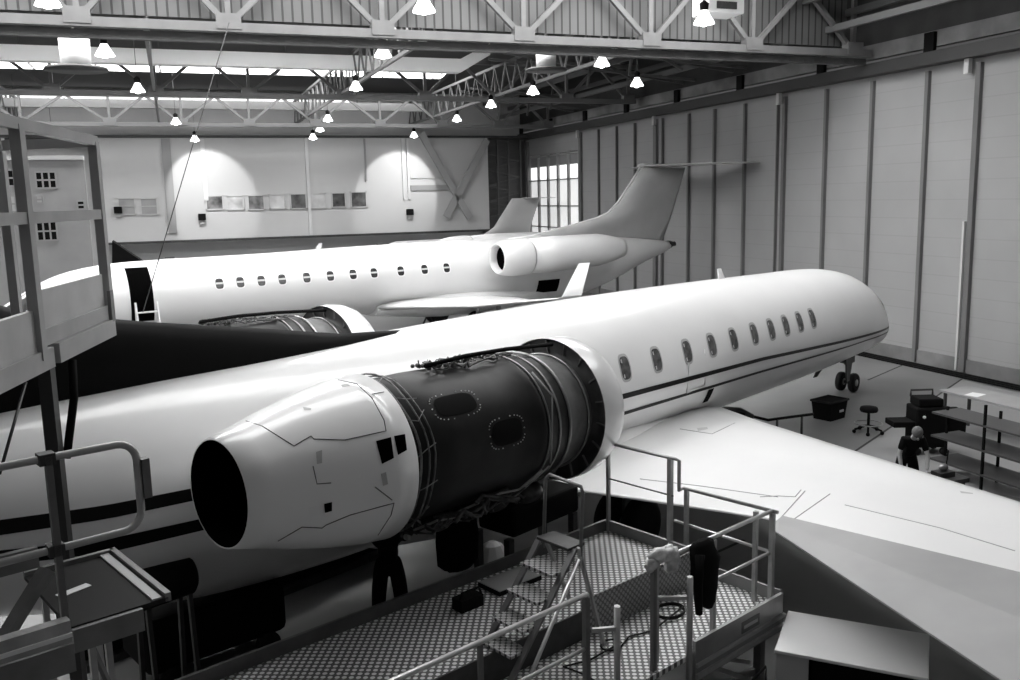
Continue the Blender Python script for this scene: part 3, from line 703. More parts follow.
for s in (-1, 1):
    MB().loft([[Vector((p.x, y * s, p.z + y * .04)) for p in airfoil(a_, b_, 1.8, 0, .09)] for (y, a_, b_) in ((.3, 4.6, 7.2), (5.0, 6.2, 7.4))]).build('wing', mat('far_paint', .72), t)
    MB().tube([(5.6, s * 1.5, 1.8), (5.6, s * 1.5, .3)], .06, 6).build('gear_leg', steel, t)
    MB().lathe([(-.1, 0), (-.1, .22), (.1, .22), (.1, 0)], (5.6, s * 1.5, .22), (0, 1, 0), 16).build('tyre', rubber, t)
MB().tube([(1.4, 0, 2), (1.4, 0, .3)], .05, 6).build('gear_leg', steel, t)
MB().lathe([(-.08, 0), (-.08, .2), (.08, .2), (.08, 0)], (1.4, 0, .2), (0, 1, 0), 16).build('tyre', rubber, t)
MB().box(1.0, 1.7, -.35, .1, 3.3, 3.36).build('roof_hatch', darkm, t)

# panel gaps traced onto the real surfaces (ray cast on each part's own mesh)
def tracer(o):
    dg = bpy.context.evaluated_depsgraph_get(); bpy.context.view_layer.update()
    M = o.matrix_world.copy()
    if o.parent: M = o.parent.matrix_basis @ o.matrix_basis
    vs = [M @ v.co for v in o.data.vertices]; bv = BVHTree.FromPolygons(vs, [list(p.vertices) for p in o.data.polygons])
    return bv, M.inverted()
def gaps(o, lines, r, m, name='panel_gap', step=6):
    bv, Mi = tracer(o)
    for ln in lines:
        pts = []
        for (x0, y0), (x1, y1) in zip(ln, ln[1:]):
            n = max(1, int(math.hypot(x1 - x0, y1 - y0) / step))
            for k in range(n + 1):
                if k == n and (x1, y1) != ln[-1]: continue
                x = x0 + (x1 - x0) * k / n; y = y0 + (y1 - y0) * k / n
                h = bv.ray_cast(O, ray(x, y).normalized())
                if h[0] is not None: pts.append(Mi @ h[0])
        if len(pts) > 1: MB().tube(pts, r, 5).build(name, m, o)
gaps(rc1, [[(246, 421), (262, 426), (294, 446), (311, 436), (314, 439), (345, 440), (386, 431), (384, 420), (372, 398), (357, 384), (338, 380)],
           [(278, 541), (302, 527), (322, 528), (326, 525), (350, 515), (394, 503), (391, 515), (378, 535)], ], .006, line)
gaps(rc1, [[(313, 466), (317, 484), (331, 483)], [(372, 394), (384, 392)], [(375, 487), (392, 500)]], .006, mat('gap_grey', .12, .6), 'latch_line')
def quad_on(o, px, m, name, push=.006, n=4):
    bv, Mi = tracer(o); vs = []
    for i in range(n + 1):
        for k in range(n + 1):
            u_, v_ = i / n, k / n
            x = (px[0][0] * (1 - u_) + px[1][0] * u_) * (1 - v_) + (px[3][0] * (1 - u_) + px[2][0] * u_) * v_
            y = (px[0][1] * (1 - u_) + px[1][1] * u_) * (1 - v_) + (px[3][1] * (1 - u_) + px[2][1] * u_) * v_
            h = bv.ray_cast(O, ray(x, y).normalized())
            if h[0] is None: return
            vs.append(Mi @ (h[0] + (O - h[0]).normalized() * push))
    return MB().add(vs, [(i * (n + 1) + k, i * (n + 1) + k + 1, (i + 1) * (n + 1) + k + 1, (i + 1) * (n + 1) + k) for i in range(n) for k in range(n)], True).build(name, m, o)
quad_on(rc1, [(376, 441), (391, 437), (394, 458), (382, 464)], hole, 'cowl_opening')
quad_on(rc1, [(394, 436), (405, 434), (407, 450), (398, 455)], hole, 'cowl_opening')
quad_on(rc1, [(308, 508), (322, 505), (324, 513), (310, 518)], tapem, 'paper_tag')
quad_on(rc1, [(324, 504), (332, 502), (332, 511), (325, 513)], hole, 'vent_opening')
quad_on(rc1, [(316, 452), (322, 450), (322, 463), (317, 464)], greypaint, 'latch')
quad_on(rc1, [(381, 474), (386, 472), (388, 484), (383, 486)], greypaint, 'latch')
quad_on(rc1, [(340, 384), (348, 383), (350, 386), (342, 387)], greypaint, 'latch')
quad_on(rc1, [(303, 407), (311, 408), (311, 410), (304, 410)], greypaint, 'latch')
wn_ = [o for o in bpy.data.objects if o.parent == jn and o.name.startswith('wing') and not o.name.startswith('winglet')]
wst = wn_[1]
gaps(wst, [[(680, 429), (712, 434), (735, 423)], [(760, 497), (778, 496), (795, 497), (801, 490)], [(779, 520), (805, 491)], [(790, 522), (830, 494)], [(640, 479), (700, 486), (778, 497)], [(845, 505), (940, 528), (1015, 551)]], .008, mat('wing_gap', .3, .6), 'panel_gap')
quad_on(wst, [(697, 428), (707, 427), (708, 429), (698, 431)], greypaint, 'fuel_cap', .01)
quad_on(wst, [(960, 491), (973, 493), (973, 494), (961, 493)], greypaint, 'fuel_cap', .01)

# ------------------------------------------------------------------ right-hand floor equipment
# bin
t = thing('tool_bin', 'dark open bin standing on the floor beside the nose wheels', 'bin', atz(829, 418, 0), .3)
MB().loft([[Vector((x * s, y * s, z)) for (x, y) in ((-.38, -.3), (.38, -.3), (.38, .3), (-.38, .3))] for s, z in ((.85, 0), (1, .5))], smooth=False).build('tub', mblack, t)
MB().tube([(-.4, -.3, .5), (.4, -.3, .5), (.4, .3, .5), (-.4, .3, .5), (-.4, -.3, .5)], .03, 6).build('rim', rubber, t)
MB().box(.02, .2, -.302, -.29, .2, .26).build('sticker', greypaint, t)
# rolling stool
t = thing('rolling_stool', 'small dark mechanic stool with a round seat on splayed legs', 'stool', atz(868, 433, 0), .2)
MB().lathe([(.55, 0), (.55, .2), (.6, .22), (.66, .2), (.67, 0)], (0, 0, 0), (0, 0, 1), 20).build('seat', mblack, t)
MB().tube([(0, 0, .15), (0, 0, .56)], .035, 8).build('column', rubber, t)
for k in range(5):
    a = 2 * PI * k / 5; MB().tube([(0, 0, .2), (.33 * math.cos(a), .33 * math.sin(a), .1)], .025, 6).ball((.34 * math.cos(a), .34 * math.sin(a), .05), .05, 5).build('leg', mblack, t)
MB().tube([(.33 * math.cos(2 * PI * k / 24), .33 * math.sin(2 * PI * k / 24), .25) for k in range(24)], .015, 5, closed=True).build('foot_ring', steel, t)
# tow bar lying on small stands under the nose
P = atz(770, 440, 0)
A_ = atz(722, 409, .75); B_ = atz(768, 420, .6); C_ = atz(813, 414, .55)
t = thing('tow_bar', 'thin dark tow bar on short legs just beyond the wing leading edge', 'tow bar', (A_.x, A_.y, 0))
q = Vector((A_.x, A_.y, 0))
MB().tube([A_ - q, B_ - q, C_ - q], .035, 6).build('bar', mblack, t)
MB().tube([A_ - q, atz(740, 410, .72) - q, atz(752, 417, .66) - q], .07, 6).build('head', darkm, t)
for X_ in (A_.lerp(B_, .6), B_.lerp(C_, .2), B_.lerp(C_, .75)): MB().tube([X_ - q, Vector((X_.x, X_.y, 0)) - q], .03, 6).build('leg', darkm, t)
# low pale platform/tarpaulin table and shelving rack
R0 = atz(986, 405, 1.75); R0.z = 0
P1 = Vector((16.4, 15.4, 0)); P1 = R0
t = thing('storage_rack', 'dark three-shelf storage rack beyond the wing at the right edge', 'rack', (P1.x, P1.y, 0), -PI / 2)
# local x runs toward the camera (-Y world), local y runs to +X world
for (x, y, z1) in ((0, 0, 1.75), (2.0, 0, 1.75), (-.25, .7, 1.5), (1.2, .7, 1.5), (-1.25, .35, 1.42)):
    MB().box(x - .022, x + .022, y - .022, y + .022, 0, z1).build('post', mblack, t)
for z in (.3, .8, 1.3): MB().box(-1.3, 2.05, -.03, .75, z, z + .04).build('shelf', mat('shelf_grey', .05, .5), t)
T0 = atz(985, 396, 1.0)
t = thing('work_table', 'long pale table top behind the dark rack carrying papers', 'table', (T0.x, T0.y, 0), -PI / 2)
MB().box(-1.0, 2.6, -.4, .6, .95, 1.0).build('table_top', mat('pale_top', .3, .4, 0, .1, 2), t)
for (x, y) in ((-.9, -.3), (2.5, -.3), (-.9, .5), (2.5, .5)): MB().box(x - .03, x + .03, y - .03, y + .03, 0, .95).build('leg', darkm, t)
pp = tag(MB().box(-.22, .22, -.16, .16, 0, .004).build('paper_sheet', tapem), 'white sheet of paper lying on the pale table', 'paper')
pp.location = (T0.x - .1, T0.y + .2, 1.001); pp.rotation_euler = (0, 0, .3)
# black equipment trolley
P = atz(925, 452, 0)
t = thing('equipment_trolley', 'tall black equipment trolley with a side tray, between the worker and the rack', 'trolley', P, -.35)
MB().box(-.36, .36, -.3, .3, .18, 1.1).build('cabinet', mblack, t, bevel=.04)
MB().box(-.3, .25, -.25, .25, 1.11, 1.3).build('control_box', mblack, t, bevel=.03)
MB().box(-.85, -.36, -.25, .25, .65, .78).build('tray', mblack, t, bevel=.02)
MB().box(.36, .8, -.25, .25, .5, 1.0).build('side_pack', mblack, t, bevel=.04)
MB().tube([(-.3, .2, 1.28), (-.3, .2, 1.42), (.2, .2, 1.42), (.2, .2, 1.28)], .025, 6).build('handle', darkm, t)
MB().lathe([(0, .035), (.02, .035), (.021, 0)], (-.2, -.3, .9), (0, -1, 0), 10).build('dial', tapem, t)
for (x, y) in ((-.3, -.25), (.3, -.25), (-.3, .25), (.3, .25)): MB().lathe([(-.03, 0), (-.03, .09), (.03, .09), (.03, 0)], (x, y, .09), (0, 1, 0), 14).build('castor', rubber, t)
# power tool on rack front
t = thing('bench_tool', 'small grey tool clutter in front of the bending worker', 'tool', atz(943, 476, .5), 0)
MB().box(-.18, .18, -.12, .12, 0, .1).build('base', darkm, t); MB().ball((0, 0, .17), .085, 6, (1.3, .8, .9)).build('motor', steel, t); MB().tube([(.05, 0, .1), (.1, 0, .5)], .015, 5).build('stem', mblack, t)
P_ = atz(943, 476, .5)
tag(MB().box(P_.x - .35, P_.x + .35, P_.y - .3, P_.y + .3, .42, .498).box(P_.x - .3, P_.x - .25, P_.y - .25, P_.y - .2, 0, .42).box(P_.x + .25, P_.x + .3, P_.y - .25, P_.y - .2, 0, .42).box(P_.x - .3, P_.x - .25, P_.y + .2, P_.y + .25, 0, .42).box(P_.x + .25, P_.x + .3, P_.y + .2, P_.y + .25, 0, .42).build('low_bench', darkm), 'low dark bench under the tool clutter beside the bending worker', 'bench')

# ------------------------------------------------------------------ people
def skinned(name, verts, edges, radii, m, parent, root=0, sub=2):
    me = bpy.data.meshes.new(name); me.from_pydata([tuple(v) for v in verts], edges, []); o = bpy.data.objects.new(name, me); COL.objects.link(o)
    if parent: o.parent = parent
    o.modifiers.new('skin', 'SKIN'); sv = me.skin_vertices[0].data
    for i, r in enumerate(radii):
        sv[i].radius = (r, r) if not isinstance(r, tuple) else r; sv[i].use_root = (i == root)
    s = o.modifiers.new('sub', 'SUBSURF'); s.levels = sub; s.render_levels = sub
    me.materials.append(m); return o
def hand(parent, wrist, dirv, side, m):
    d = Vector(dirv).normalized(); up = Vector((0, 0, 1)) if abs(d.z) < .8 else Vector((1, 0, 0)); lat = d.cross(up).normalized() * side; nrm = lat.cross(d).normalized()
    V = [Vector(wrist), Vector(wrist) + d * .085]; E = [(0, 1)]; R = [(.024, .03), (.018, .04)]
    for k, (o_, l) in enumerate(((-.03, .07), (-.01, .08), (.012, .075), (.032, .06))):
        a = V[1] + lat * o_ + d * .005; b = a + d * l * .5 + nrm * -.012; c = b + d * l * .4 + nrm * -.03
        i = len(V); V += [a, b, c]; E += [(1, i), (i, i + 1), (i + 1, i + 2)]; R += [.010, .009, .008]
    a = Vector(wrist) + d * .03 - lat * .035; b = a + d * .04 - lat * .02; c = b + d * .03; i = len(V)
    V += [a, b, c]; E += [(0, i), (i, i + 1), (i + 1, i + 2)]; R += [.013, .011, .009]
    return skinned('hand', V, E, R, m, parent, 0, 1)
def person(label, loc, rz, bend, arms_dir, sk_arm=True, name='person', headm=None):
    """standing figure facing +x, bending forward by 'bend' radians at the hip"""
    t = thing(name, label, 'person', loc, rz)
    hip = Vector((0, 0, .93)); ca, sa = math.cos(bend), math.sin(bend)
    def up(h, x=0, y=0): return hip + Vector((sa * h + ca * x, y, ca * h - sa * x))
    # legs/trousers
    V = [hip, hip + Vector((0, .1, -.08)), Vector((.03, .14, .5)), Vector((-.02, .16, .1)), hip + Vector((0, -.1, -.08)), Vector((.03, -.14, .5)), Vector((-.02, -.16, .1)), up(.1)]
    skinned('trousers', V, [(0, 1), (1, 2), (2, 3), (0, 4), (4, 5), (5, 6), (0, 7)], [(.15, .17), .12, .1, .085, .12, .1, .085, (.14, .15)], cloth, t)
    for s in (1, -1):
        MB().loft([[Vector((x, s * .16 + y, z)) for (x, y) in [(.09 + .15 * math.cos(a) * k, .05 * math.sin(a) * k) for a in [2 * PI * j / 14 for j in range(14)]]] for z, k in ((0, 1), (.05, 1), (.09, .75), (.11, .4))]).build('shoe', rubber, t)
    sh = .5
    V = [up(.02), up(.2), up(.38), up(sh), up(sh, 0, .17), up(sh, 0, -.17)]
    E = [(0, 1), (1, 2), (2, 3), (3, 4), (3, 5)]
    R = [(.14, .16), (.14, .155), (.13, .17), (.1, .11), .075, .075]
    el = []
    for s, (ex, ez, hx, hz) in ((1, arms_dir[0]), (-1, arms_dir[1])):
        S = up(sh, 0, s * .19); Ee = S + Vector((ex, s * .05, ez)); Hh = Ee + Vector((hx, -s * .03, hz)); el.append((S, Ee, Hh))
        i = len(V); V.append(S.lerp(Ee, .75)); E.append((4 if s > 0 else 5, i)); R.append(.062)
    skinned('shirt', V, E, R, cloth, t)
    # head, neck, arms = one body
    hd_ = up(sh + .1); hc = up(sh + .25, .05)
    V = [up(sh - .06), hd_, up(sh + .17, .02), hc, up(sh + .32, .03)]; E = [(0, 1), (1, 2), (2, 3), (3, 4)]; R = [.07, .06, .07, (.098, .085), (.075, .07)]
    for (S, Ee, Hh) in el:
        i = len(V); V += [S, Ee, Hh]; E += [(0, i), (i, i + 1), (i + 1, i + 2)]; R += [.05, .045, .03]
    skinned('body', V, E, R, skin, t)
    for s, (S, Ee, Hh) in zip((1, -1), el): hand(t, Hh, Hh - Ee, s, skin)
    M = Matrix.Rotation(bend, 3, 'Y')
    hb = MB().ball((0, 0, 0), .112, 10, (1.0, .88, .95)); hb.v = [hc + M @ (v + Vector((-.022, 0, .045))) for v in hb.v]; hb.build('hair', headm or hair, t)
    fc = MB().ball((.105, 0, -.01), .022, 6, (1, .8, 1.3)).ball((.05, .095, -.0), .028, 5, (.6, .4, 1)).ball((.05, -.095, -.0), .028, 5, (.6, .4, 1)); fc.v = [hc + M @ v for v in fc.v]; fc.build('nose_and_ears', skin, t)
    ey = MB().ball((.088, .033, .025), .012, 5).ball((.088, -.033, .025), .012, 5).box(.094, .1, -.028, .028, -.062, -.054); ey.v = [hc + M @ v for v in ey.v]; ey.build('eyes_and_mouth', darkm, t)
    return t
W1 = atz(905, 500, 0)
person('worker in black T-shirt and trousers bending over the bench beside the tall black trolley', W1, math.radians(-118), .72, ((.1, -.3, .12, -.24), (.0, -.3, .08, -.26)))
# mechanic behind the engine; only the legs show below the cowl
PM = G + U * -19.42 + Nn * 2.0
person('mechanic in black trousers standing under the engine, upper body hidden by the cowl', (PM.x, PM.y, .52), math.radians(-100), .5, ((.25, .05, .12, .2), (.25, .1, .12, .2)), name='person')
t = thing('step_stool', 'low dark step stool under the mechanic, behind the toe board', 'stool', (PM.x, PM.y, 0), A27)
MB().box(-.35, .35, -.3, .3, .46, .52).build('tread', mblack, t)
for (x, y) in ((-.3, -.25), (.3, -.25), (-.3, .25), (.3, .25)): MB().box(x - .03, x + .03, y - .03, y + .03, 0, .46).build('leg', mblack, t)

# ------------------------------------------------------------------ foreground work platform
AP = math.radians(21.4); E1 = Vector((math.cos(AP), math.sin(AP), 0)); E2 = Vector((math.sin(AP), -math.cos(AP), 0))
def ab(a, b, z=0): p = E1 * a + E2 * b; p.z = z; return p
treadm = tread('tread_plate', .11, .8, .1, .25, metal=.1); treadl = tread('tread_plate_ladder', .05, .5, .085, .32)  # bright dots carry the glint of the raised studs in their colour
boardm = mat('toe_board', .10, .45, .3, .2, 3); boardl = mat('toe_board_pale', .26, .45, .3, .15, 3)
t = thing('work_platform', 'long steel work platform with tread plate deck under the opened engine', 'platform', ab(0, 0), AP)
# local: x = a, y = -b
UZ = 1.36; LZ = 1.02
MB().box(-1.0, 8.95, 6.66, 8.13, UZ - .06, UZ).build('upper_deck', treadm, t)
MB().box(-1.0, 9.3, 5.6, 6.64, LZ - .06, LZ).box(8.99, 9.3, 6.64, 7.2, LZ - .06, LZ).build('lower_deck', treadm, t)
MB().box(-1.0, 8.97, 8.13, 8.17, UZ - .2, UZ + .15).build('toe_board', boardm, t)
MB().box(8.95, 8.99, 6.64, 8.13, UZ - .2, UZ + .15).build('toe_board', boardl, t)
MB().box(6.9, 8.95, 6.64, 6.66, LZ, UZ + .13).build('step_board', tread('perforated_riser', .14, .35, .08, .28, ax='Z'), t)
MB().box(-1.0, 6.9, 6.64, 6.66, LZ, UZ - .0).build('step_board', darkm, t)
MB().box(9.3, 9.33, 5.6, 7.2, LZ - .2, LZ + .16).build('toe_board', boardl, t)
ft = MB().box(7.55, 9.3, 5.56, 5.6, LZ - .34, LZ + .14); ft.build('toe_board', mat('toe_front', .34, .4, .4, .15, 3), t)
MB().box(7.55, 9.32, 5.53, 5.56, LZ - .3, LZ - .24).box(7.55, 9.32, 5.53, 5.56, LZ - .16, LZ - .12).build('fascia_rib', alu, t)
MB().box(8.42, 8.78, 5.552, 5.558, LZ - .08, LZ + .06).build('name_plate', mat('plate_grey', .12, .4), t)
MB().box(8.46, 8.74, 5.548, 5.552, LZ - .03, LZ + .01).build('plate_lettering', lp, t)
# support frame and legs
for (x, y) in ((0, 6.2), (0, 7.9), (3.5, 6.2), (3.5, 7.9), (7.2, 6.7), (7.2, 7.9), (9.1, 5.75), (8.75, 7.9)):
    MB().box(x - .05, x + .05, y - .05, y + .05, 0, LZ - .07).build('leg', tubed, t)
MB().bar((7.9, 5.7, LZ - .3), (8.9, 5.75, .1), .06).bar((8.1, 5.7, LZ - .3), (9.1, 5.9, .2), .05).bar((7.0, 5.8, .15), (9.1, 5.8, .15), .07).build('brace', tubem, t)
# handrails
def rail(name, pts, r, m, parent=t): MB().tube([Vector((p[0], -p[1], p[2])) for p in pts], r, 8).build(name, m, parent)
rail('handrail', [(-1.0, -5.66, 2.2), (5.95, -5.66, 2.2)], .026, alu)
rail('handrail', [(6.85, -5.68, 2.2), (9.2, -5.68, 2.2)], .026, alu)
rail('handrail', [(9.2, -5.6, 2.2), (9.15, -6.95, 2.2), (9.1, -6.96, 2.2), (9.02, -6.93, 2.2), (9.02, -6.93, 2.6), (9.0, -6.97, 2.62), (8.97, -8.15, 2.62)], .024, tubem)
rail('knee_rail', [(7.9, -5.68, 1.68), (9.2, -5.68, 1.68)], .02, alu)
rail('knee_rail', [(9.2, -5.7, 1.68), (9.15, -7.1, 1.72)], .02, alu)
rail('knee_rail', [(8.99, -7.0, 2.12), (8.96, -8.1, 2.12)], .012, tubed)
rail('knee_rail', [(2, -5.66, 1.65), (5.95, -5.66, 1.65)], .02, alu)
for (a, b, z0, z1, w) in [(3.0, -5.66, LZ, 2.18, .04), (4.6, -5.66, LZ, 2.18, .04), (5.93, -5.66, LZ, 2.18, .055), (9.18, -5.66, LZ - .3, 2.18, .055), (9.12, -5.85, LZ - .2, 2.17, .05), (8.0, -5.66, LZ - .2, 2.18, .05), (6.95, -5.66, LZ - .3, 2.15, .05), (7.1, -5.75, LZ - .3, 2.15, .05),
                          (9.14, -6.9, LZ, 2.2, .05), (8.99, -7.05, UZ - .1, 2.61, .06), (8.96, -8.1, UZ, 2.6, .045)]:
    MB().box(a - w / 2, a + w / 2, -b - w / 2, -b + w / 2, z0, z1).build('rail_post', tubem if b < -5.8 or a > 7 else tubed, t)
# gate with round posts
for (a, b, a2) in ((6.2, -5.5, 5.95), (7.25, -5.42, 6.95)):
    MB().tube([(a, -b, LZ - .3), (a, -b, 2.05)], .033, 8).bar((a2, 5.6, 1.85), (a, -b, 1.82), .04).build('gate_post', tubem, t)
# jacket, coiled cable, gun on rail
JP = ab(7.72, -5.62, 0)
t2 = thing('jacket', 'dark jacket hanging over the handrail at the platform gate', 'jacket', (JP.x, JP.y, 0), AP)
rings = []
for (z, w, d, o_) in ((2.27, .1, .04, 0), (2.22, .19, .07, 0), (2.05, .22, .1, .01), (1.85, .22, .1, -.03), (1.68, .17, .09, .02), (1.56, .12, .07, .05), (1.48, .05, .04, .07)):
    rings.append([Vector((o_ + w * math.cos(2 * PI * j / 18) * (1 + .12 * math.sin(5 * 2 * PI * j / 18 + z * 9)), .0 + d * math.sin(2 * PI * j / 18) - .05 * (z < 2.2), z)) for j in range(18)])
MB().loft(rings).build('cloth_body', cloth, t2); MB().tube([(-.12, -.06, 2.15), (-.2, -.1, 1.85), (-.17, -.1, 1.5)], [.06, .055, .04], 8).build('sleeve', cloth, t2)
rr = random.Random(3); rb = MB()
def blob(c, r, sx, sy, sz, seed):
    q_ = MB().ball((0, 0, 0), r, 9); rn = random.Random(seed); ph = [rn.uniform(0, 6) for _ in range(6)]
    for v in q_.v:
        k_ = 1 + .22 * math.sin(v.x * 50 + ph[0]) * math.sin(v.z * 60 + ph[1]) + .16 * math.sin(v.y * 70 + v.x * 40 + ph[2])
        p_ = Vector((v.x * k_ * sx, v.y * k_ * sy, v.z * k_ * sz)); rb.v.append(Vector(c) + Matrix.Rotation(AP, 3, 'Z') @ p_)
    o_ = len(rb.v) - len(q_.v); rb.f += [[i + o_ for i in f_] for f_ in q_.f]; rb.sm += q_.sm
blob(ab(7.12, -5.68, 2.26), .1, 2.2, .9, .75, 1); blob(ab(7.3, -5.7, 2.14), .1, 1.1, .6, 1.5, 2); blob(ab(6.95, -5.68, 2.2), .07, 1.3, .8, 1.0, 5)
tag(rb.build('cleaning_rag', mat('rag', .6, .8, 0, .35, 14)), 'crumpled pale rag draped over the gate handrail', 'rag')
cb = MB()
def coil(ca, cb_, r, n, z, ph=0): return [ab(ca + r * math.cos(2 * PI * k / 14 + ph), cb_ + r * .8 * math.sin(2 * PI * k / 14 + ph), z + .0015 * k) for k in range(n)]
cb.tube(coil(8.1, -6.35, .2, 30, LZ + .02) + [ab(7.6, -6.2, LZ + .02), ab(7.3, -6.3, LZ + .02)] + coil(7.0, -6.3, .13, 14, LZ + .02, 1) + [ab(6.6, -6.25, LZ + .02), ab(6.3, -6.35, LZ + .02), ab(6.35, -6.05, LZ + .02), ab(6.3, -5.8, LZ + .02), ab(6.2, -5.6, LZ + .03)], .011, 6)
tag(cb.build('power_cable', rubber), 'black cable coiled on the lower deck near the gate', 'cable')
# step ladder
LP = ab(6.5, -6.6, 0)
t3 = thing('step_ladder', 'steel step ladder with tread steps and a high hoop handle on the platform', 'ladder', ab(0, 0), AP)
stp = [(6.58, 2.32, .16), (6.34, 2.1, .17), (6.13, 1.86, .17), (5.92, 1.62, .17), (5.73, 1.41, .15)]
y0, y1 = 6.38, 6.86
for i, (x, z, d) in enumerate(stp):
    MB().box(x - d, x + d * .6, y0, y1, z - .03, z).build('step', treadl if i else darkm, t3)
for y in (y0 - .02, y1 + .02):
    MB().bar((6.5, y, 2.3), (5.74, y, UZ + .03) if y > 6.66 else (5.45, y, LZ + .02), .07, .03).build('stile', tubed, t3)
    MB().bar((6.55, y, 2.3), (6.95, y, UZ + .02 if y > 6.62 else LZ + .02), .05, .03).build('rear_leg', tubem, t3)
MB().tube([(6.58, y0 - .03, 2.2), (6.62, y0 - .03, 2.9), (6.63, y0, 2.95), (6.63, y1, 2.98), (6.6, y1 + .03, 2.92), (6.55, y1 + .03, 2.15)], .02, 8).build('hoop_handle', tubed, t3)
MB().tube([(6.5, y0 - .08, 2.2), (5.3, y0 - .35, LZ + .03)], .022, 8).build('prop', alu, t3)
# dark boxes and tray on upper deck
tag(MB().box(-.16, .16, -.09, .09, 0, .14).tube([(-.16, -.05, .14), (-.12, -.05, .22), (.12, -.05, .22), (.16, -.05, .14)], .015, 5).build('tool_box', mblack), 'small black tool box on the dark part of the platform deck', 'tool box')
o = bpy.data.objects['tool_box']; o.location = atz(468, 607, UZ + .002); o.rotation_euler = (0, 0, AP)
P = atz(510, 583, UZ + .002)
t4 = thing('drip_tray', 'grey flat drip tray standing on the platform behind the ladder', 'tray', P, AP)
MB().box(-.34, .34, -.2, .2, .0, .05).build('base', mblack, t4); MB().box(-.33, .33, -.19, .19, .051, .06).build('lid', mat('tray_grey', .32, .4), t4)
# equipment below the engine, beyond the platform
P = G + U * -16.9 + Nn * 2.2
t5 = thing('engine_stand', 'black padded engine dolly under the engine beyond the platform', 'dolly', (P.x, P.y, 0), A27)
MB().box(-.75, .7, -.35, .35, 1.35, 1.75).build('cradle', mblack, t5, bevel=.05)
for (x, y) in ((-.8, -.3), (.6, -.3), (-.8, .3), (.6, .3)): MB().box(x - .05, x + .05, y - .05, y + .05, .1, 1.35).build('post', darkm, t5); MB().lathe([(-.04, 0), (-.04, .1), (.04, .1), (.04, 0)], (x, y, .1), (0, 1, 0), 14).build('castor', rubber, t5)
P = G + U * -18.15 + Nn * 1.95
t5 = thing('canvas_bag', 'large black canvas bag hanging under the engine right of the mechanic', 'bag', (P.x, P.y, 0), A27)
rings = []
for (z, w, d) in ((.95, .22, .15), (1.05, .33, .22), (1.4, .34, .25), (1.75, .3, .22), (1.95, .2, .12), (2.0, .1, .06)): rings.append([Vector((w * math.cos(2 * PI * j / 20) * (1 + .06 * math.sin(3 * j)), d * math.sin(2 * PI * j / 20), z)) for j in range(20)])
MB().loft(rings).build('bag_body', cloth, t5); MB().tube([(-.1, 0, 1.98), (-.05, 0, 2.12), (.05, 0, 2.12), (.1, 0, 1.98)], .02, 6).build('strap', cloth, t5)
P = G + U * -16.9 + Nn * 1.4
tag(MB().loft([[Vector((P.x + .3 * s * math.cos(2 * PI * j / 12) * (1 + .2 * math.sin(4 * j)), P.y + .25 * s * math.sin(2 * PI * j / 12), z)) for j in range(12)] for z, s in ((0, 1), (.25, 1.1), (.55, .9), (.75, .5), (.8, .2))], smooth=False).build('plastic_sack', mat('sack', .5, .5)), 'crumpled pale plastic sack on the floor under the engine', 'sack')
P = atz(265, 640, .55)
# dark wheel chock block and drum under the tail
P = G + U * -21.9 + Nn * 1.0
t6 = thing('waste_drum', 'black drum on a stand under the tail, left of the exhaust nozzle', 'drum', (P.x, P.y, 0), A27)
MB().lathe([(-.34, 0), (-.34, .2), (-.3, .24), (.3, .24), (.34, .2), (.34, 0)], (0, 0, 1.75), (1, 0, 0), 28).build('drum_body', mblack, t6)
for s in (-.25, .25):
    for q_ in (-.2, .2): MB().bar((s, q_, 0), (s, q_ * .6, 1.6), .05).build('stand_leg', darkm, t6)
P = G + U * -19.3 + Nn * -1.45  # black block added to darken the floor area below the tail
t6 = thing('dark_block', 'long low black block added for the dark area under the tail of the front jet', 'pallet', (P.x, P.y, 0), A27)
MB().box(-2.8, 2.2, -.45, .45, .12, .62).build('load', mblack, t6, bevel=.06)
MB().box(-2.8, 2.25, -.5, .5, 0, .1).build('block_base', darkm, t6)
for k in range(3): MB().tube([(-.6 + k * .35, -.45, .65), (-.45 + k * .35, .3, .67)], .03, 6).build('strap_bar', darkm, t6)
P = atz(205, 660, 0)
t6 = thing('ground_cart', 'black rounded cart in the shade between the near stand and the platform', 'cart', (P.x, P.y, 0), AP)
MB().box(-.9, 1.0, -.5, .5, .25, .95).build('cart_body', mblack, t6, bevel=.12)
for (x, y) in ((-.6, -.45), (.7, -.45), (-.6, .45), (.7, .45)): MB().lathe([(-.05, 0), (-.05, .16), (.05, .16), (.05, 0)], (x, y, .16), (0, 1, 0), 18).build('wheel', rubber, t6)
# white cabinet bottom right
c = (Vector((5.99, 7.86, 0)) + Vector((6.74, 8.58, 0)) + Vector((7.82, 7.48, 0)) + Vector((7.09, 6.75, 0))) / 4
t7 = thing('parts_cabinet', 'low white cabinet with an open dark front at the lower right corner', 'cabinet', (c.x, c.y, 0), math.atan2(7.48 - 8.58, 7.82 - 6.74))
MB().box(-.79, .79, -.53, .53, .86, .9).build('top_panel', mat('cabinet_white', .75, .25), t7, bevel=.01)
MB().box(-.77, -.74, -.51, .51, .05, .86).box(.74, .77, -.51, .51, .05, .86).box(-.74, .74, .48, .51, .05, .86).box(-.74, .74, -.51, .48, .05, .08).box(-.74, -.42, -.51, -.48, .08, .86).build('body', mat('cabinet_side', .4, .4), t7)
MB().box(-.4, .74, -.4, -.38, .08, .86).build('interior_shade', mblack, t7)  # black sheet in the opening, inner shade put into its colour
MB().box(-.74, .74, -.5, .48, .45, .47).build('shelf', darkm, t7)
for (x, y) in ((-.7, -.45), (.7, -.45), (-.7, .45), (.7, .45)): MB().box(x - .03, x + .03, y - .03, y + .03, 0, .05).build('foot', rubber, t7)
P = ab(8.3, -5.0, 0)
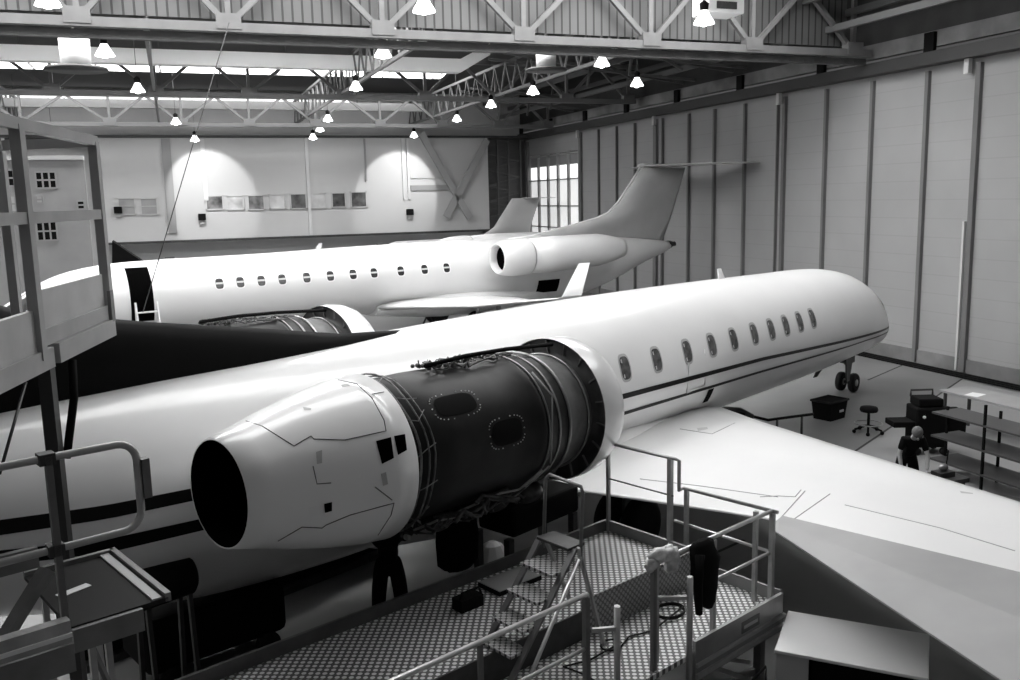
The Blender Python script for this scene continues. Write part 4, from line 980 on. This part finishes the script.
tag(MB().tube([ab(8.2, -5.1, .02), ab(8.15, -5.05, .35), ab(8.25, -5.12, .6), ab(8.3, -5.15, .75), ab(8.1, -5.3, .5), ab(8.0, -5.3, .02)], .015, 6).build('air_hose', rubber), 'black hose looping beside the white cabinet', 'hose')

# ------------------------------------------------------------------ left near stand (z 3.42) with looped rail
SZ = 3.42
t = thing('access_stand', 'near access stand on the left with rounded guard rail and dark deck plate', 'stand', ab(0, 0), AP)
stm = mat('stand_paint', .2, .45, .2, .2, 4); stl = mat('stand_pale', .4, .4, .2, .2, 5)
MB().box(1.42, 2.03, 5.77, 6.85, SZ - .03, SZ).build('deck_plate', mat('deck_dark', .016, .7, spec=.2), t)
MB().box(1.93, 1.99, 5.78, 6.84, SZ, SZ + .012).build('edge_strip', lp, t)
MB().box(1.42, 2.03, 6.83, 6.87, SZ - .03, SZ + .03).box(2.01, 2.05, 5.77, 6.87, SZ - .03, SZ + .03).build('edge_frame', stm, t)
MB().box(1.42, 1.85, 5.73, 5.77, SZ - .16, SZ - .01).build('front_fascia', stm, t)
MB().box(0, 1.38, 5.6, 5.68, SZ - .02, SZ + .12).build('side_beam', stl, t)
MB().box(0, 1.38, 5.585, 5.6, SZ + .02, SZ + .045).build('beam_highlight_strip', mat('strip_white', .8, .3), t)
MB().box(0, 1.4, 5.66, 5.72, SZ - .24, SZ - .06).build('lower_beam', stm, t)
MB().bar((.9, 6.0, SZ - .3), (1.42, 6.2, SZ + .25), .09, .06).bar((.2, 6.4, SZ + .28), (1.42, 6.4, SZ + .28), .05, .14).build('diagonal_brace', stm, t)
for (x, y) in ((1.55, 5.85), (1.72, 6.1), (1.8, 6.6), (1.5, 6.7)): MB().box(x - .02, x + .02, y - .02, y + .02, 0, SZ - .03).build('leg', tubem, t)
MB().bar((1.55, 5.86, SZ - .2), (1.8, 6.1, SZ - 1.0), .03).build('cross_brace', tubed, t)
MB().box(1.36, 1.4, 5.7, 5.74, SZ - .12, SZ + 1.12).build('rail_post', tubed, t)
arc = []
zt, zb = SZ + 1.1, SZ + .53
for k in range(7): a = PI / 2 * k / 6; arc.append((1.78 + .12 * math.sin(a), 5.75, zt - .12 + .12 * math.cos(a)))
for k in range(7): a = PI / 2 * k / 6; arc.append((1.78 + .12 * math.cos(a), 5.75, zb + .12 - .12 * math.sin(a)))
MB().tube([(-.2, 5.75, zt)] + arc + [(-.2, 5.75, zb)], .024, 10).build('guard_rail', tubem, t)
MB().box(1.92, 1.97, 5.72, 5.78, SZ + .72, SZ + .98).build('rail_pad', tubed, t)
for z in (zt, zb): MB().box(1.33, 1.42, 5.7, 5.79, z - .035, z + .035).build('clamp', darkm, t)
lb_ = MB().box(-.11, .11, -.035, .035, 0, .003).build('paper_label', tapem, t); P = ab(1.62, 0); lb_.location = (1.60, 6.33, SZ + .002); lb_.rotation_euler = (0, 0, .25)

# ------------------------------------------------------------------ tail dock on the left
DA = math.radians(77.3); D1 = Vector((math.cos(DA), math.sin(DA), 0)); P0 = Vector((-.98, 8.0, 0))
t = thing('tail_dock', 'tall grey tail dock at the left edge with columns, rails and panelled deck edge', 'dock', P0, DA)
# local x along D1 (away), local y to the left
dm = mat('dock_paint', .34, .5, 0, .15, 2); dl = mat('dock_panel', .45, .5, 0, .15, 2); dd = mat('dock_dark', .16, .5, 0, .2, 2)
bpy.context.view_layer.update()
Z0 = 4.83
MB().box(-.32, -.22, -.04, .04, Z0, 6.62).build('column', dm, t)
MB().box(1.48, 1.58, -.04, .04, Z0 + .1, 6.6).build('column', dm, t)
MB().box(.75, .8, .7, .75, Z0, 6.5).build('column', dm, t)
MB().box(1.5, 1.58, .8, .88, Z0, 6.65).build('column', dm, t)
MB().box(-1.6, -1.5, 1.1, 1.2, Z0, 6.7).build('column', dm, t)
MB().box(-.18, 1.42, -.0, .04, 5.0, 5.36).build('deck_panel', dl, t)
MB().box(-.2, 1.45, -.03, .0, 4.93, 5.06).build('panel_lip', dm, t)
MB().box(-.02, 1.5, -.06, .05, 4.76, 4.92).build('deck_beam', dm, t)
MB().box(-2.2, -.28, -.0, .05, 4.9, 5.22).build('deck_panel', dl, t)
MB().box(-2.2, -.06, -.03, .02, 4.74, 4.9).build('deck_beam', dm, t)
MB().box(-2.2, 1.45, .05, 1.3, 4.86, 4.9).build('deck', darkm, t)
MB().box(-2.2, 1.5, -.03, .03, 5.88, 5.97).build('middle_rail', dm, t)
MB().bar((-1.1, 0, 6.63), (1.56, 0, 6.61), .07, .09).build('top_rail', dm, t)
MB().bar((1.55, .0, 6.6), (1.1, .65, 6.55), .06, .09).build('top_rail', dm, t)
MB().bar((-2, 1.1, 6.35), (1.5, .85, 6.35), .03).build('side_rail', dl, t)
MB().bar((.6, 1.0, 5.92), (1.5, .9, 5.92), .06, .08).build('side_rail', dm, t)
for (x) in (1.42,): MB().box(x, x + .1, -.06, -.03, 4.9, 5.2).build('bracket', dd, t)
# dark leg and knee brace below
MB().box(-.05, .06, .02, .12, 2.2, 4.75).build('lower_leg', mat('dock_leg', .03, .5), t)
MB().box(-.05, .06, .02, .12, 0, 2.2).build('lower_leg', mat('dock_leg', .03, .5), t)
MB().tube([(.35, -.02, 4.72), (.3, -.02, 4.4), (.05, .0, 3.95)], .035, 8).build('knee_brace', mblack, t)
MB().tube([(-.6, 0, 4.72), (-1.2, 0, 4.2)], .012, 6).build('stay', darkm, t)

# things by the far jet's door
P = aty(146, 300, 28.3)
t = thing('boarding_steps', 'small pale step ladder by the open cabin door of the second jet', 'steps', (P.x, P.y, 0), A13)
for s in (-.3, .3): MB().bar((s, -.9, 0), (s, 0, 3.2), .05).build('frame', alu, t); MB().bar((s, .5, 0), (s, 0, 3.2), .04).build('frame', alu, t)
for k in range(9): MB().box(-.3, .3, -.85 + k * .09, -.65 + k * .09, .25 + k * .33, .28 + k * .33).build('step', alu, t)
q4 = [aty(x_, y_, 44) for (x_, y_) in ((112, 241), (143, 262), (112, 264))]
tag(MB().prism(q4, (0, 1.2, 0)).build('tarpaulin', mblack), 'black sloping tarpaulin cover behind the nose of the second jet', 'tarpaulin')
# low clutter behind the second jet: barriers and crates
for k, (px, s) in enumerate([(170, .8), (182, .6), (196, .7)]):
    P = aty(px, 262, 55)
    t = thing('crate', ['leftmost', 'middle', 'rightmost'][k] + ' of three grey crates stacked high on a trestle behind the second jet', 'crate', (P.x, 55, 0), .1 * k, 'crates behind the second jet')
    MB().box(-.3, .3, -.25, .25, 2.2, 2.2 + s).build('box', greypaint, t, bevel=.03); MB().box(-.27, .27, -.22, .22, 2.2 + s, 2.25 + s).build('lid', darkm, t)
    for x in (-.25, .25): MB().box(x - .03, x + .03, -.03, .03, 0, 2.2).build('trestle_leg', darkm, t)

# aircraft jacks carrying the second jet
for k, (jx, jy) in enumerate(((-2.0, 0), (-14.5, 3.2), (-14.5, -3.2))):
    p = org + (U2 * -jx + N2 * jy) * KF
    t = thing('aircraft_jack', ['tripod jack under the nose of the second jet', 'tripod jack under the near wing of the second jet', 'tripod jack under the far wing of the second jet'][k], 'jack', (p.x, p.y, 0), A13, 'tripod jacks under the second jet')
    top = 1.86 if k == 0 else 2.2
    MB().tube([(0, 0, .5), (0, 0, top)], .09, 10).build('ram', steel, t)
    for j in range(3):
        a = 2 * PI * j / 3; MB().tube([(.8 * math.cos(a), .8 * math.sin(a), .03), (.1 * math.cos(a), .1 * math.sin(a), 1.3)], .04, 6).build('leg', darkm, t)

# ------------------------------------------------------------------ light
w = bpy.data.worlds.new('world'); sc.world = w; w.use_nodes = True
w.node_tree.nodes['Background'].inputs[0].default_value = (1, 1, 1, 1); w.node_tree.nodes['Background'].inputs[1].default_value = .08
sc.view_settings.view_transform = 'Standard'; sc.view_settings.look = 'None'; sc.view_settings.exposure = 0; sc.view_settings.gamma = 1
